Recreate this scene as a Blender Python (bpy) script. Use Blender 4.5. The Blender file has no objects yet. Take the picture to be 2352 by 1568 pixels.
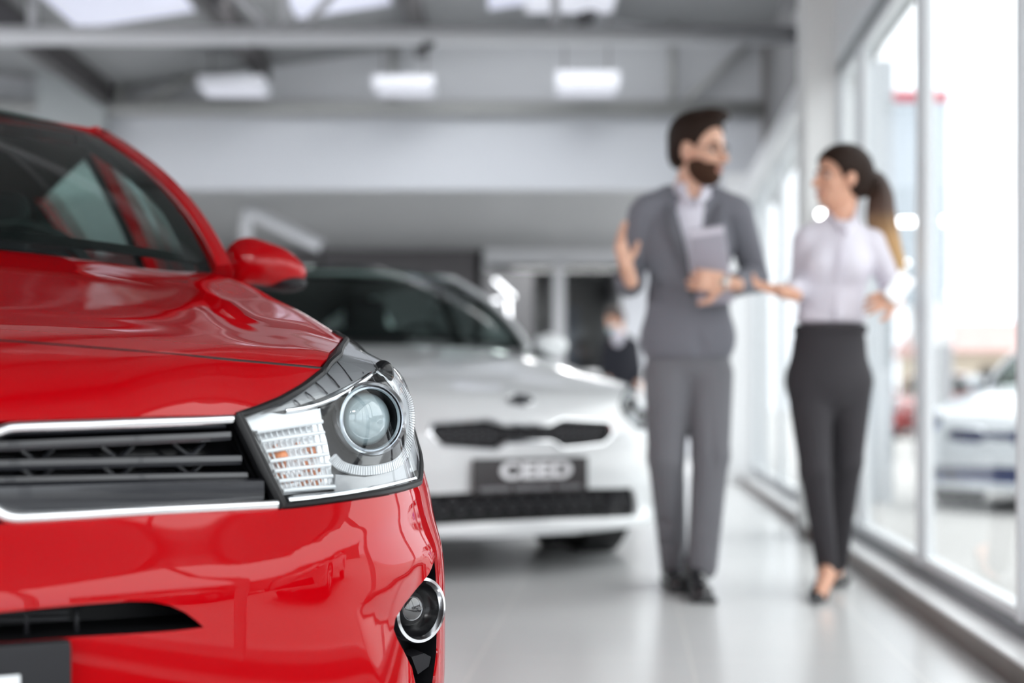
import bpy, bmesh, math, random
import numpy as np
from mathutils import Vector, Matrix
from mathutils.geometry import delaunay_2d_cdt

# ------------------------------------------------------------------ camera, sky, exposure
scene = bpy.context.scene
C = scene.collection
FPX, CX, HY, EYE = 50 / 36 * 2352, 1176.0, 915.0, 0.74   # lens in pixels, centre column, horizon row, eye height
cam_data = bpy.data.cameras.new('camera')
cam_data.lens = 50
cam_data.sensor_width = 36
cam_data.shift_y = (HY - 784) / 2352
cam_data.clip_end = 300
cam_data.dof.use_dof = True
cam_data.dof.focus_distance = 2.2
cam_data.dof.aperture_fstop = 1.85
cam = bpy.data.objects.new('camera', cam_data)
cam.location = (0, 0, EYE)
cam.rotation_euler = (math.pi / 2, 0, 0)
C.objects.link(cam)
scene.camera = cam
scene.view_settings.view_transform = 'Standard'
scene.view_settings.look = 'None'
scene.view_settings.exposure = 0.42
scene.view_settings.gamma = 1.0
scene.view_settings.use_curve_mapping = False

world = bpy.data.worlds.new('overcast_sky')
scene.world = world
world.use_nodes = True
wn, wl = world.node_tree.nodes, world.node_tree.links
wn.clear()
wo = wn.new('ShaderNodeOutputWorld')
bg = wn.new('ShaderNodeBackground')
tc = wn.new('ShaderNodeTexCoord')
sx = wn.new('ShaderNodeSeparateXYZ')
rp = wn.new('ShaderNodeValToRGB')
rp.color_ramp.elements[0].position = 0.0
rp.color_ramp.elements[0].color = (0.80, 0.84, 0.90, 1)
rp.color_ramp.elements[1].position = 0.5
rp.color_ramp.elements[1].color = (1.0, 1.0, 1.0, 1)
wl.new(tc.outputs['Generated'], sx.inputs[0])
wl.new(sx.outputs['Z'], rp.inputs[0])
wl.new(rp.outputs[0], bg.inputs['Color'])
bg.inputs['Strength'].default_value = 2.5
wl.new(bg.outputs[0], wo.inputs[0])

def lamp(name, loc, size, power, rot=(0, 0, 0), col=(1, 1, 1)):
    d = bpy.data.lights.new(name, 'AREA')
    d.shape = 'RECTANGLE'
    d.size, d.size_y = size
    d.energy = power
    d.color = col
    o = bpy.data.objects.new(name, d)
    o.location = loc
    o.rotation_euler = rot
    C.objects.link(o)
    return o

TH_ROOM = math.radians(4.62)            # the hall is turned a little against the view
RC, RS = math.cos(TH_ROOM), math.sin(TH_ROOM)
# added fill lamps left of view to light the hall (housings built further down)
FILL_SPOTS = [(-6.0, 2.0, 3.6), (-6.0, 6.0, 3.6), (-6.0, 10.0, 3.6), (-6.0, -2.0, 3.6)]
for (x, y, z) in FILL_SPOTS:
    lamp('left_fill_light', (x, y, z - 0.06), (0.5, 3.0), 80)
for x in (-2.6, -0.4):
    lamp('front_fill_light', (x, -4.2, 3.7), (1.4, 0.5), 45, rot=(0.75, 0, 0))  # added fill behind the camera, brightens surfaces that face it
SKYLIGHTS = [(-3.35, -2.45, 9.9, 11.0), (-1.75, -0.98, 10.6, 11.6), (-0.2, 0.35, 11.2, 12.2)]
def roofz(x): return 3.565 + 0.15 * (x + 3.64) if x < 0.8 else 4.231 - 0.15 * (x - 0.8)
lamp('gable_fill_light', (-0.8, 10.9, 3.9), (4.6, 0.8), 72, rot=(0.55, 0, 0), col=(0.96, 0.98, 1.0))  # added fill light to brighten the gable and fascia
for x, p in ((-4.5, 26), (-2.0, 34), (0.8, 34)):
    lamp('mezzanine_fill_light', (x, 15.6, 2.64), (1.6, 0.5), p)  # added fill under the mezzanine, no fitting modelled
lamp('side_room_fill_light', (0.5, 20.0, 2.6), (1.0, 0.4), 16)  # added fill for the room behind the glass partition

# ------------------------------------------------------------------ materials
MATS = {}
def mat(name, col, rough=0.5, metal=0.0, coat=0.0, spec=0.5, emit=None, es=1.0, bump=0.0, bscale=60.0, var=0.0, coat_rough=0.02, sss=0.0):
    if name in MATS: return MATS[name]
    m = bpy.data.materials.new(name)
    m.use_nodes = True
    nt = m.node_tree
    b = nt.nodes['Principled BSDF']
    b.inputs['Base Color'].default_value = (*col, 1)
    b.inputs['Roughness'].default_value = rough
    b.inputs['Metallic'].default_value = metal
    b.inputs['Specular IOR Level'].default_value = spec
    b.inputs['Coat Weight'].default_value = coat
    b.inputs['Coat Roughness'].default_value = coat_rough
    if sss:
        b.inputs['Subsurface Weight'].default_value = sss
        b.inputs['Subsurface Radius'].default_value = (0.02, 0.008, 0.004)
    if emit:
        b.inputs['Emission Color'].default_value = (*emit, 1)
        b.inputs['Emission Strength'].default_value = es
    if bump or var:
        t = nt.nodes.new('ShaderNodeTexCoord')
        n = nt.nodes.new('ShaderNodeTexNoise')
        n.inputs['Scale'].default_value = bscale
        n.inputs['Detail'].default_value = 4
        nt.links.new(t.outputs['Object'], n.inputs['Vector'])
        if bump:
            u = nt.nodes.new('ShaderNodeBump')
            u.inputs['Strength'].default_value = bump
            u.inputs['Distance'].default_value = 0.01
            nt.links.new(n.outputs['Fac'], u.inputs['Height'])
            nt.links.new(u.outputs[0], b.inputs['Normal'])
        if var:
            r = nt.nodes.new('ShaderNodeValToRGB')
            r.color_ramp.elements[0].position = 0.3
            r.color_ramp.elements[1].position = 0.7
            r.color_ramp.elements[0].color = (*[c * (1 - var) for c in col], 1)
            r.color_ramp.elements[1].color = (*[min(1, c * (1 + var)) for c in col], 1)
            nt.links.new(n.outputs['Fac'], r.inputs[0])
            nt.links.new(r.outputs[0], b.inputs['Base Color'])
    MATS[name] = m
    return m

def glass(name, tint=(1, 1, 1), refl=1.0, rough=0.0, ior=1.45):
    """thin pane: clear with a Fresnel reflection"""
    if name in MATS: return MATS[name]
    m = bpy.data.materials.new(name)
    m.use_nodes = True
    nt = m.node_tree
    nt.nodes.clear()
    o = nt.nodes.new('ShaderNodeOutputMaterial')
    mx = nt.nodes.new('ShaderNodeMixShader')
    tr = nt.nodes.new('ShaderNodeBsdfTransparent')
    gl = nt.nodes.new('ShaderNodeBsdfGlossy')
    lw = nt.nodes.new('ShaderNodeLayerWeight')
    lw.inputs['Blend'].default_value = 0.5
    fr = nt.nodes.new('ShaderNodeMath')
    fr.operation = 'POWER'
    fr.inputs[1].default_value = 5.0
    ad = nt.nodes.new('ShaderNodeMath')
    ad.operation = 'MULTIPLY_ADD'
    ad.inputs[1].default_value = 0.95
    ad.inputs[2].default_value = 0.04
    nt.links.new(lw.outputs['Facing'], fr.inputs[0])
    nt.links.new(fr.outputs[0], ad.inputs[0])
    mu = nt.nodes.new('ShaderNodeMath')
    mu.operation = 'MULTIPLY'
    mu.inputs[1].default_value = refl
    mu.use_clamp = True
    tr.inputs['Color'].default_value = (*tint, 1)
    gl.inputs['Roughness'].default_value = rough
    nt.links.new(ad.outputs[0], mu.inputs[0])
    nt.links.new(mu.outputs[0], mx.inputs[0])
    nt.links.new(tr.outputs[0], mx.inputs[1])
    nt.links.new(gl.outputs[0], mx.inputs[2])
    nt.links.new(mx.outputs[0], o.inputs[0])
    MATS[name] = m
    return m

# ------------------------------------------------------------------ objects and names
def tag(o, label=None, cat=None, group=None, kind=None):
    if label: o['label'] = label
    if cat: o['category'] = cat
    if group: o['group'] = group
    if kind: o['kind'] = kind
    return o

def thing(name, label, cat, loc=(0, 0, 0), rz=0.0, group=None):
    o = bpy.data.objects.new(name, None)
    o.empty_display_size = 0.1
    C.objects.link(o)
    o.location = loc
    o.rotation_euler = (0, 0, rz)
    return tag(o, label, cat, group)

def link(name, me, m, parent=None, smooth=False):
    o = bpy.data.objects.new(name, me)
    C.objects.link(o)
    if m is not None:
        for mm in (m if isinstance(m, (list, tuple)) else [m]): me.materials.append(mm)
    if smooth:
        me.polygons.foreach_set('use_smooth', [True] * len(me.polygons))
    if parent is not None: o.parent = parent
    return o

class MB:
    """collects simple solids into one mesh"""
    def __init__(s): s.v, s.f, s.mi, s.cur = [], [], [], 0
    def add(s, vs, fs):
        n = len(s.v)
        s.v += [tuple(map(float, p)) for p in vs]
        s.f += [tuple(n + i for i in f) for f in fs]
        s.mi += [s.cur] * len(fs)
        return s
    def box(s, x0, x1, y0, y1, z0, z1):
        v = [(x, y, z) for z in (z0, z1) for y in (y0, y1) for x in (x0, x1)]
        return s.add(v, [(0, 2, 3, 1), (4, 5, 7, 6), (0, 1, 5, 4), (2, 6, 7, 3), (0, 4, 6, 2), (1, 3, 7, 5)])
    def rbox(s, c, size, R=None, bevel=0.0):
        """box with bevelled edges, centred, optionally rotated"""
        bm = bmesh.new()
        bmesh.ops.create_cube(bm, size=1.0)
        bmesh.ops.scale(bm, vec=size, verts=bm.verts)
        if bevel: bmesh.ops.bevel(bm, geom=bm.edges[:], offset=bevel, segments=2, affect='EDGES', profile=0.7)
        if R is not None: bmesh.ops.transform(bm, matrix=Matrix(R).to_4x4(), verts=bm.verts)
        bm.verts.index_update()
        vs = [(v.co.x + c[0], v.co.y + c[1], v.co.z + c[2]) for v in bm.verts]
        fs = [[v.index for v in f.verts] for f in bm.faces]
        bm.free()
        return s.add(vs, fs)
    def prism(s, pts, ax, a0, a1):
        """polygon pts in the two other axes, extruded along axis ax"""
        n = len(pts)
        def q(p, a):
            return [(a, p[0], p[1]), (p[0], a, p[1]), (p[0], p[1], a)][ax]
        v = [q(p, a0) for p in pts] + [q(p, a1) for p in pts]
        return s.add(v, [tuple(range(n))[::-1], tuple(range(n, 2 * n))] + [(i, (i + 1) % n, n + (i + 1) % n, n + i) for i in range(n)])
    def tube(s, pts, r, n=12, closed=False, cap=True, flat=None):
        P = [np.array(p, float) for p in pts]
        R = r if hasattr(r, '__len__') else [r] * len(P)
        vs, fs = [], []
        up = np.array([0, 0, 1.0])
        m = len(P)
        prev = None
        for i, p in enumerate(P):
            a = P[(i - 1) % m] if (closed or i > 0) else p
            b = P[(i + 1) % m] if (closed or i < m - 1) else p
            d = b - a
            d = d / (np.linalg.norm(d) + 1e-12)
            u = prev if prev is not None else (up if abs(d[2]) < 0.95 else np.array([1.0, 0, 0]))
            u = u - d * np.dot(u, d)
            u /= np.linalg.norm(u) + 1e-12
            prev = u
            w = np.cross(d, u)
            for k in range(n):
                t = 2 * math.pi * k / n
                fl = flat if flat else (1, 1)
                vs.append(p + R[i] * (fl[0] * math.cos(t) * u + fl[1] * math.sin(t) * w))
        for i in range(m if closed else m - 1):
            for k in range(n):
                a, b = i * n + k, i * n + (k + 1) % n
                c, d = ((i + 1) % m) * n + (k + 1) % n, ((i + 1) % m) * n + k
                fs.append((a, b, c, d))
        if cap and not closed:
            fs.append(tuple(range(n))[::-1])
            fs.append(tuple((m - 1) * n + k for k in range(n)))
        return s.add(vs, fs)
    def lathe(s, prof, c=(0, 0, 0), axis=(0, 0, 1), n=48, sy=1.0):
        """prof: (radius, height along axis)"""
        ax = np.array(axis, float)
        ax /= np.linalg.norm(ax)
        u = np.cross(ax, [0, 0, 1.0]) if abs(ax[2]) < 0.95 else np.cross(ax, [1.0, 0, 0])
        u /= np.linalg.norm(u)
        w = np.cross(ax, u)
        c = np.array(c, float)
        vs, fs = [], []
        for (r, h) in prof:
            for k in range(n):
                t = 2 * math.pi * k / n
                vs.append(c + ax * h + r * (math.cos(t) * u + sy * math.sin(t) * w))
        for i in range(len(prof) - 1):
            for k in range(n):
                fs.append((i * n + k, i * n + (k + 1) % n, (i + 1) * n + (k + 1) % n, (i + 1) * n + k))
        return s.add(vs, fs)
    def build(s, name, m, parent=None, smooth=False, angle=None, rot=None):
        me = bpy.data.meshes.new(name)
        me.from_pydata(s.v, [], s.f)
        me.polygons.foreach_set('material_index', s.mi)
        bm = bmesh.new()
        bm.from_mesh(me)
        bmesh.ops.recalc_face_normals(bm, faces=bm.faces)
        if smooth:
            lim = angle if angle else math.radians(35)
            for e in bm.edges:
                if len(e.link_faces) == 2 and e.calc_face_angle(0) > lim: e.smooth = False
        bm.to_mesh(me)
        bm.free()
        o = link(name, me, m, parent, smooth)
        if rot is not None: o.rotation_euler = (0, 0, rot)
        return o

def sight(px, py, Y):
    """point at depth Y seen at a measured place of the photograph"""
    return np.array([(px - CX) / FPX * Y, Y, EYE + (HY - py) / FPX * Y])

def spline(pts, n=8, closed=False):
    P = np.array(pts, float)
    m = len(P)
    out = []
    for i in range(m if closed else m - 1):
        g = lambda j: P[j % m] if closed else P[min(max(j, 0), m - 1)]
        p0, p1, p2, p3 = g(i - 1), g(i), g(i + 1), g(i + 2)
        for k in range(n):
            t = k / n
            out.append(0.5 * (2 * p1 + (p2 - p0) * t + (2 * p0 - 5 * p1 + 4 * p2 - p3) * t * t + (3 * p1 - p0 - 3 * p2 + p3) * t ** 3))
    if not closed: out.append(P[-1])
    return np.array(out)

# ------------------------------------------------------------------ blended solids -> one skin (bodies, clothes, mirrors, seats)
class Skin:
    def __init__(s, lo, hi, h=0.006):
        s.lo, s.h = np.array(lo, float), h
        s.n = np.ceil((np.array(hi, float) - s.lo) / h).astype(int) + 1
        s.g = np.full(s.n, 0.5, np.float32)
    def _sub(s, lo, hi):
        a = np.clip(np.floor((lo - s.lo) / s.h).astype(int), 0, s.n)
        b = np.clip(np.ceil((hi - s.lo) / s.h).astype(int) + 1, 0, s.n)
        if (b <= a).any(): return None
        sl = tuple(slice(int(i), int(j)) for i, j in zip(a, b))
        ax = [s.lo[i] + s.h * np.arange(a[i], b[i]) for i in range(3)]
        P = np.stack(np.meshgrid(*ax, indexing='ij'), -1)
        return sl, P
    def _put(s, sl, d, k, cut):
        g = s.g[sl]
        if cut:
            h = np.clip(0.5 - 0.5 * (g + d) / k, 0, 1)
            s.g[sl] = g + (-d - g) * h + k * h * (1 - h)
        else:
            h = np.clip(0.5 + 0.5 * (g - d) / k, 0, 1)
            s.g[sl] = g + (d - g) * h - k * h * (1 - h)
    def cone(s, a, b, r1, r2=None, k=0.02, cut=False):
        a, b = np.array(a, float), np.array(b, float)
        r2 = r1 if r2 is None else r2
        R = max(r1, r2) + 2 * k + 2 * s.h
        q = s._sub(np.minimum(a, b) - R, np.maximum(a, b) + R)
        if q is None: return s
        sl, P = q
        ab = b - a
        t = np.clip(((P - a) @ ab) / max(ab @ ab, 1e-9), 0, 1)
        d = np.linalg.norm(P - a - t[..., None] * ab, axis=-1) - (r1 + (r2 - r1) * t)
        s._put(sl, d, k, cut)
        return s
    def ell(s, c, r, R=None, k=0.02, cut=False):
        c, r = np.array(c, float), np.array(r, float)
        m = r.max() + 2 * k + 2 * s.h
        q = s._sub(c - m, c + m)
        if q is None: return s
        sl, P = q
        p = P - c
        if R is not None: p = p @ np.array(R, float)
        k0 = np.linalg.norm(p / r, axis=-1)
        k1 = np.linalg.norm(p / (r * r), axis=-1) + 1e-9
        s._put(sl, k0 * (k0 - 1) / k1, k, cut)
        return s
    def box(s, c, r, R=None, rd=0.01, k=0.01, cut=False):
        c, r = np.array(c, float), np.array(r, float)
        m = np.linalg.norm(r) + 2 * k + 2 * s.h
        q = s._sub(c - m, c + m)
        if q is None: return s
        sl, P = q
        p = P - c
        if R is not None: p = p @ np.array(R, float)
        e = np.abs(p) - (r - rd)
        d = np.linalg.norm(np.maximum(e, 0), axis=-1) + np.minimum(e.max(-1), 0) - rd
        s._put(sl, d, k, cut)
        return s
    def mesh(s, name, m, parent=None):
        g = s.g
        g[0], g[-1], g[:, 0], g[:, -1], g[:, :, 0], g[:, :, -1] = [0.5] * 6
        ins = g < 0
        n = s.n
        cnt = np.zeros(tuple(n - 1), np.float32)
        acc = np.zeros(tuple(n - 1) + (3,), np.float32)
        def corner(A, o): return A[o[0]:n[0] - 1 + o[0], o[1]:n[1] - 1 + o[1], o[2]:n[2] - 1 + o[2]]
        for ax in range(3):
            o1, o2 = [(i, j) for i in (0, 1) for j in (0, 1)], None
            for (i, j) in o1:
                a = [0, 0, 0]
                oth = [q for q in range(3) if q != ax]
                a[oth[0]], a[oth[1]] = i, j
                b = list(a)
                b[ax] = 1
                ga, gb = corner(g, a), corner(g, b)
                cr = (ga < 0) != (gb < 0)
                t = np.where(cr, ga / np.where(cr, ga - gb, 1), 0)
                cnt += cr
                for q in range(3):
                    acc[..., q] += cr * ((a[q] if q != ax else 0) + (t if q == ax else 0))
        cell = cnt > 0
        idx = np.full(cnt.shape, -1, np.int64)
        idx[cell] = np.arange(cell.sum())
        V = (np.argwhere(cell) + acc[cell] / cnt[cell][:, None]) * s.h + s.lo
        F = []
        for ax in range(3):
            oth = [q for q in range(3) if q != ax]
            sa = [slice(1, n[q] - 1) for q in range(3)]
            sb = list(sa)
            sa[ax], sb[ax] = slice(0, n[ax] - 1), slice(1, n[ax])
            A, B = ins[tuple(sa)], ins[tuple(sb)]
            for flip, M in ((False, A & ~B), (True, ~A & B)):
                q = np.argwhere(M)
                if not len(q): continue
                q = q + np.array([0 if i == ax else 1 for i in range(3)])
                e1, e2 = np.zeros(3, int), np.zeros(3, int)
                e1[oth[0]], e2[oth[1]] = 1, 1
                c = [idx[tuple((q - w).T)] for w in (0 * e1, e1, e1 + e2, e2)]
                if flip ^ (ax == 1): c = c[::-1]
                F.append(np.stack(c, 1))
        F = np.concatenate(F)
        me = bpy.data.meshes.new(name)
        me.from_pydata(V.tolist(), [], F.tolist())
        return link(name, me, m, parent, True)
# ================================================================== THE HALL
def struct(name, mb, m, parent=None, smooth=False, room=True):
    o = mb.build(name, m, parent, smooth, rot=(-TH_ROOM if (room and parent is None) else None))
    if parent is None: o['kind'] = 'structure'
    return o
def room_pt(x, y):
    """hall plan -> world plan"""
    return x * RC + y * RS, -x * RS + y * RC

# floor: 60 cm light porcelain tiles, joints a little paler than the tile
def floor_mat():
    m = bpy.data.materials.new('porcelain_tiles')
    m.use_nodes = True
    nt = m.node_tree
    b = nt.nodes['Principled BSDF']
    t = nt.nodes.new('ShaderNodeTexCoord')
    s = nt.nodes.new('ShaderNodeSeparateXYZ')
    nt.links.new(t.outputs['Object'], s.inputs[0])
    def M(op, a, b2=None, c=None):
        n = nt.nodes.new('ShaderNodeMath')
        n.operation = op
        for i, v in enumerate((a, b2, c)):
            if v is None: continue
            if isinstance(v, (int, float)): n.inputs[i].default_value = v
            else: nt.links.new(v, n.inputs[i])
        return n.outputs[0]
    fx = M('ABSOLUTE', M('SUBTRACT', M('FRACT', M('DIVIDE', M('ADD', s.outputs['X'], 30 * 0.6 + 0.42), 0.6)), 0.5))
    fy = M('ABSOLUTE', M('SUBTRACT', M('FRACT', M('DIVIDE', M('ADD', s.outputs['Y'], 60 * 0.6 + 0.14), 0.6)), 0.5))
    g = M('GREATER_THAN', M('MAXIMUM', fx, fy), 0.4935)
    n = nt.nodes.new('ShaderNodeTexNoise')
    n.inputs['Scale'].default_value = 1.3
    n.inputs['Detail'].default_value = 5
    nt.links.new(t.outputs['Object'], n.inputs['Vector'])
    r = nt.nodes.new('ShaderNodeValToRGB')
    r.color_ramp.elements[0].position = 0.3
    r.color_ramp.elements[1].position = 0.7
    r.color_ramp.elements[0].color = (0.74, 0.755, 0.76, 1)
    r.color_ramp.elements[1].color = (0.78, 0.79, 0.79, 1)
    nt.links.new(n.outputs['Fac'], r.inputs[0])
    mx = nt.nodes.new('ShaderNodeMix')
    mx.data_type = 'RGBA'
    nt.links.new(g, mx.inputs[0])
    nt.links.new(r.outputs[0], mx.inputs[6])
    mx.inputs[7].default_value = (0.86, 0.86, 0.84, 1)
    nt.links.new(mx.outputs[2], b.inputs['Base Color'])
    b.inputs['Roughness'].default_value = 0.22
    b.inputs['Specular IOR Level'].default_value = 0.55
    return m
M_white = mat('white_paint', (0.78, 0.79, 0.80), 0.6, bump=0.03, bscale=80)
M_wall = mat('pale_grey_wall', (0.62, 0.64, 0.68), 0.75, bump=0.03, bscale=60)
M_gable = mat('grey_white_gable', (0.56, 0.575, 0.60), 0.8, bump=0.03, bscale=60)
M_ceil = mat('grey_roof_sheet', (0.26, 0.265, 0.27), 0.6, bump=0.03)
M_soffit = mat('mezzanine_soffit', (0.30, 0.305, 0.31), 0.5, bump=0.02)
M_dark = mat('dark_grey_wall', (0.085, 0.08, 0.085), 0.7, bump=0.03)
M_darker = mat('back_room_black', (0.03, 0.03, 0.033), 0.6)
M_brown = mat('brown_kick_tile', (0.13, 0.095, 0.08), 0.35, var=0.1, bscale=20)
M_ledge = mat('white_stone_sill', (0.90, 0.91, 0.92), 0.25)
M_alu = mat('light_grey_aluminium', (0.78, 0.81, 0.83), 0.4, metal=0.0, spec=0.6)
M_alud = mat('grey_rail', (0.19, 0.20, 0.215), 0.45)
M_steel = mat('white_painted_steel', (0.66, 0.67, 0.70), 0.35)
M_steelg = mat('greige_painted_steel', (0.34, 0.345, 0.34), 0.5)
M_purlin = mat('dark_purlin_paint', (0.055, 0.05, 0.052), 0.5)
M_pane = glass('window_pane_glass', (0.98, 0.995, 0.995), 0.7)
M_asph = mat('pale_paving', (0.55, 0.545, 0.535), 0.85, bump=0.2, bscale=30, var=0.06)

Y0R, YEND = -5.6, 12.75
struct('floor', MB().box(-9.0, 1.10, Y0R, 21.5, -0.12, 0.0), floor_mat())
struct('ground_outside', MB().box(-60, 90, -60, 120, -0.30, -0.14), M_asph)
# window wall on the right
struct('baseboard_right', MB().box(0.99, 1.10, Y0R, 7.48, 0.0, 0.068).box(0.93, 1.10, 7.48, 7.92, 0, 0.068).box(0.99, 1.10, 7.92, YEND, 0.0, 0.068), M_brown)
struct('trim_1', MB().box(0.985, 1.16, Y0R, 7.5, 0.068, 0.078).box(0.985, 1.16, 7.9, YEND, 0.068, 0.078), M_ledge)
struct('trim_2', MB().box(1.088, 1.15, Y0R, 7.5, 0.078, 0.118).box(1.088, 1.15, 7.9, YEND, 0.078, 0.118), M_alud)
struct('wall_right', MB().box(1.075, 1.30, Y0R, 7.5, 2.535, 4.3).box(1.00, 1.25, 7.9, YEND, 2.45, 2.60), M_white)
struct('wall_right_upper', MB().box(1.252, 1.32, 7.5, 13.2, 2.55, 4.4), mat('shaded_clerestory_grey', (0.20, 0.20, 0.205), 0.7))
struct('trim_3', MB().box(1.09, 1.20, Y0R, 7.5, 2.41, 2.475), mat('grey_header_profile', (0.30, 0.33, 0.34), 0.4))
struct('trim_4', MB().box(1.082, 1.22, Y0R, 7.5, 2.475, 2.535), M_alu)
struct('column', MB().box(0.93, 1.17, 7.5, 7.9, 0.0, 4.3), mat('white_column_plaster', (0.82, 0.82, 0.81), 0.6, bump=0.02))
struct('column_end', MB().box(0.86, 1.2, 12.5, 12.8, 0.0, 2.70), M_white)
edges = [4.06 + 1.385 * k for k in range(-7, 3)] + [7.5]
spans = [(a, b) for a, b in zip(edges[:-1], edges[1:])] + [(7.9, 9.2), (9.2, 10.4), (10.4, 11.55), (11.55, 12.5)]
wnum = 0
for (a, b) in spans:
    wnum += 1
    top = 2.41 if b < 7.6 else 2.45
    w = bpy.data.objects.new('window_%d' % wnum, None)
    C.objects.link(w)
    w.rotation_euler = (0, 0, -TH_ROOM)
    w['kind'] = 'structure'
    fr = MB()
    fr.box(1.095, 1.155, a, b, 0.118, 0.150)
    fr.box(1.095, 1.155, a, b, top - 0.03, top)
    fr.box(1.085, 1.130, b - 0.020, b + 0.020, 0.118, top)
    fr.build('window_frame', M_alu, w)
    fr = MB()
    fr.box(1.105, 1.135, b - 0.055, b - 0.020, 0.15, top - 0.03).box(1.105, 1.135, a + 0.012, a + 0.03, 0.15, top - 0.03)
    fr.build('casement', M_alu, w)
    MB().box(1.125, 1.13, a + 0.02, b - 0.03, 0.15, top - 0.03).build('pane', M_pane, w)

# back of the hall: mezzanine fascia, soffit, gable, back wall and glazed partition
struct('ceiling_mezzanine', MB().box(-9.0, 2.42, 13.0, 21.8, 2.655, 2.70), M_soffit, room=False)
struct('wall_fascia', MB().box(-9.0, 2.42, 12.96, 13.06, 2.65, 3.34), M_wall, room=False)
g = MB()
g.prism([(-9, 4.35), (-9, 2.9), (2.42, 2.9), (2.42, 4.05), (0.8, 4.25), (-3.65, 3.60)], 1, 13.05, 13.15)
struct('wall_back', g, M_gable, room=False)
struct('pillar', MB().box(-4.26, -3.66, 12.75, 13.15, 2.6, 3.75), mat('grey_green_pillar', (0.42, 0.45, 0.46), 0.7), room=False)
struct('pillar_right', MB().box(2.28, 2.42, 12.7, 12.96, 2.5, 4.1), mat('taupe_post', (0.17, 0.15, 0.14), 0.6), room=False)
struct('wall_left', MB().box(-9.1, -9.0, -6.0, 22, 0, 4.2), M_wall)
struct('wall_far', MB().box(-9.0, -0.37, 18.3, 18.4, 0, 2.66), M_dark, room=False)
struct('wall_far_brown', MB().box(-5.4, -3.4, 18.2, 18.3, 0, 2.30), mat('brown_panel', (0.045, 0.03, 0.028), 0.6), room=False)
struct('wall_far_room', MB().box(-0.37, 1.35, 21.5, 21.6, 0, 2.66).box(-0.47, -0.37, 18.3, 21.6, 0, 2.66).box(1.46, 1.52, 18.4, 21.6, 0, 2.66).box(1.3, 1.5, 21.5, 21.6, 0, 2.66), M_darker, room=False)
struct('wall_far_right', MB().box(1.44, 3.2, 18.3, 18.4, 0, 2.66), M_wall, room=False)
M_ptrim = mat('partition_grey', (0.55, 0.56, 0.58), 0.5)
struct('trim_5', MB().box(-0.37, 1.46, 18.28, 18.36, 2.47, 2.66).box(-0.37, -0.28, 18.28, 18.36, 0, 2.5)
       .box(0.53, 0.68, 18.28, 18.36, 0, 2.5).box(1.40, 1.46, 18.28, 18.36, 0, 2.5), M_ptrim, room=False)
w = bpy.data.objects.new('window_40', None); C.objects.link(w); w['kind'] = 'structure'
MB().box(-0.28, 0.53, 18.31, 18.32, 0.02, 2.47).build('pane', M_pane, w)
MB().box(0.68, 1.40, 18.31, 18.32, 0.02, 2.47).build('pane', M_pane, w)

# roof
r = MB()
r.prism([(-9, 4.3), (-3.64, roofz(-3.64)), (0.8, roofz(0.8)), (2.5, roofz(2.5)), (2.5, 4.6), (0.8, 4.75), (-3.64, 4.1), (-9, 4.6)], 1, -6.2, 13.1)
struct('ceiling', r, M_ceil, room=False)
for k, x in enumerate((-5.0, -3.64, -2.21, -0.80, 0.62)):
    z = roofz(x) if x > -3.7 else 3.9
    o = MB().box(x - 0.055, x + 0.055, -6.0, 12.72, z - 0.20, z + 0.01).build('roof_purlin', M_purlin)
    o['kind'] = 'structure'
M_sky = mat('skylight_panel', (0.7, 0.72, 0.8), 0.5, emit=(0.55, 0.56, 0.72), es=0.38)
for (x0, x1, y0, y1) in SKYLIGHTS:
    m_ = MB()
    m_.add([(x0, y0, roofz(x0) - .012), (x1, y0, roofz(x1) - .012), (x1, y1, roofz(x1) - .012), (x0, y1, roofz(x0) - .012),
            (x0, y0, roofz(x0) + .02), (x1, y0, roofz(x1) + .02), (x1, y1, roofz(x1) + .02), (x0, y1, roofz(x0) + .02)],
           [(0, 1, 2, 3), (4, 7, 6, 5), (0, 4, 5, 1), (1, 5, 6, 2), (2, 6, 7, 3), (3, 7, 4, 0)])
    o = m_.build('skylight', M_sky)
    o['kind'] = 'structure'
# trusses
def truss(Y, zc, r, m, verts, diags, x0, x1, name='roof_truss'):
    t = MB()
    t.box(x0, x1, Y - r, Y + r, zc - r, zc + r)
    for x in verts: t.tube([(x, Y, zc), (x, Y, roofz(max(x, -3.64)))], r * 0.62, 10)
    for (a, b) in diags: t.tube([(a[0], Y, a[1]), (b[0], Y, b[1])], r * 0.55, 10)
    o = t.build(name, m, smooth=True)
    o['kind'] = 'structure'
    return o
truss(9.9, 3.265, 0.055, M_steel, (-3.34, -1.58, 0.30), (((-1.66, 3.28), (-2.1, 3.75)), ((-1.5, 3.28), (-1.0, 3.8))), -6.5, 2.07)
truss(12.85, 3.36, 0.06, M_steelg, (-3.54, -1.07, 1.45), (((-3.4, 3.36), (-2.85, 3.66)), ((1.5, 3.36), (2.15, 3.95))), -6.5, 2.3)
truss(5.2, 3.30, 0.055, M_steel, (-3.34, -1.58, 0.30), (((-1.66, 3.3), (-2.1, 3.75)), ((-1.5, 3.3), (-1.0, 3.8))), -6.5, 1.6)
truss(0.5, 3.30, 0.055, M_steel, (-3.34, -1.58, 0.30), (((-1.66, 3.3), (-2.1, 3.75)), ((-1.5, 3.3), (-1.0, 3.8))), -6.5, 1.2)

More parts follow.
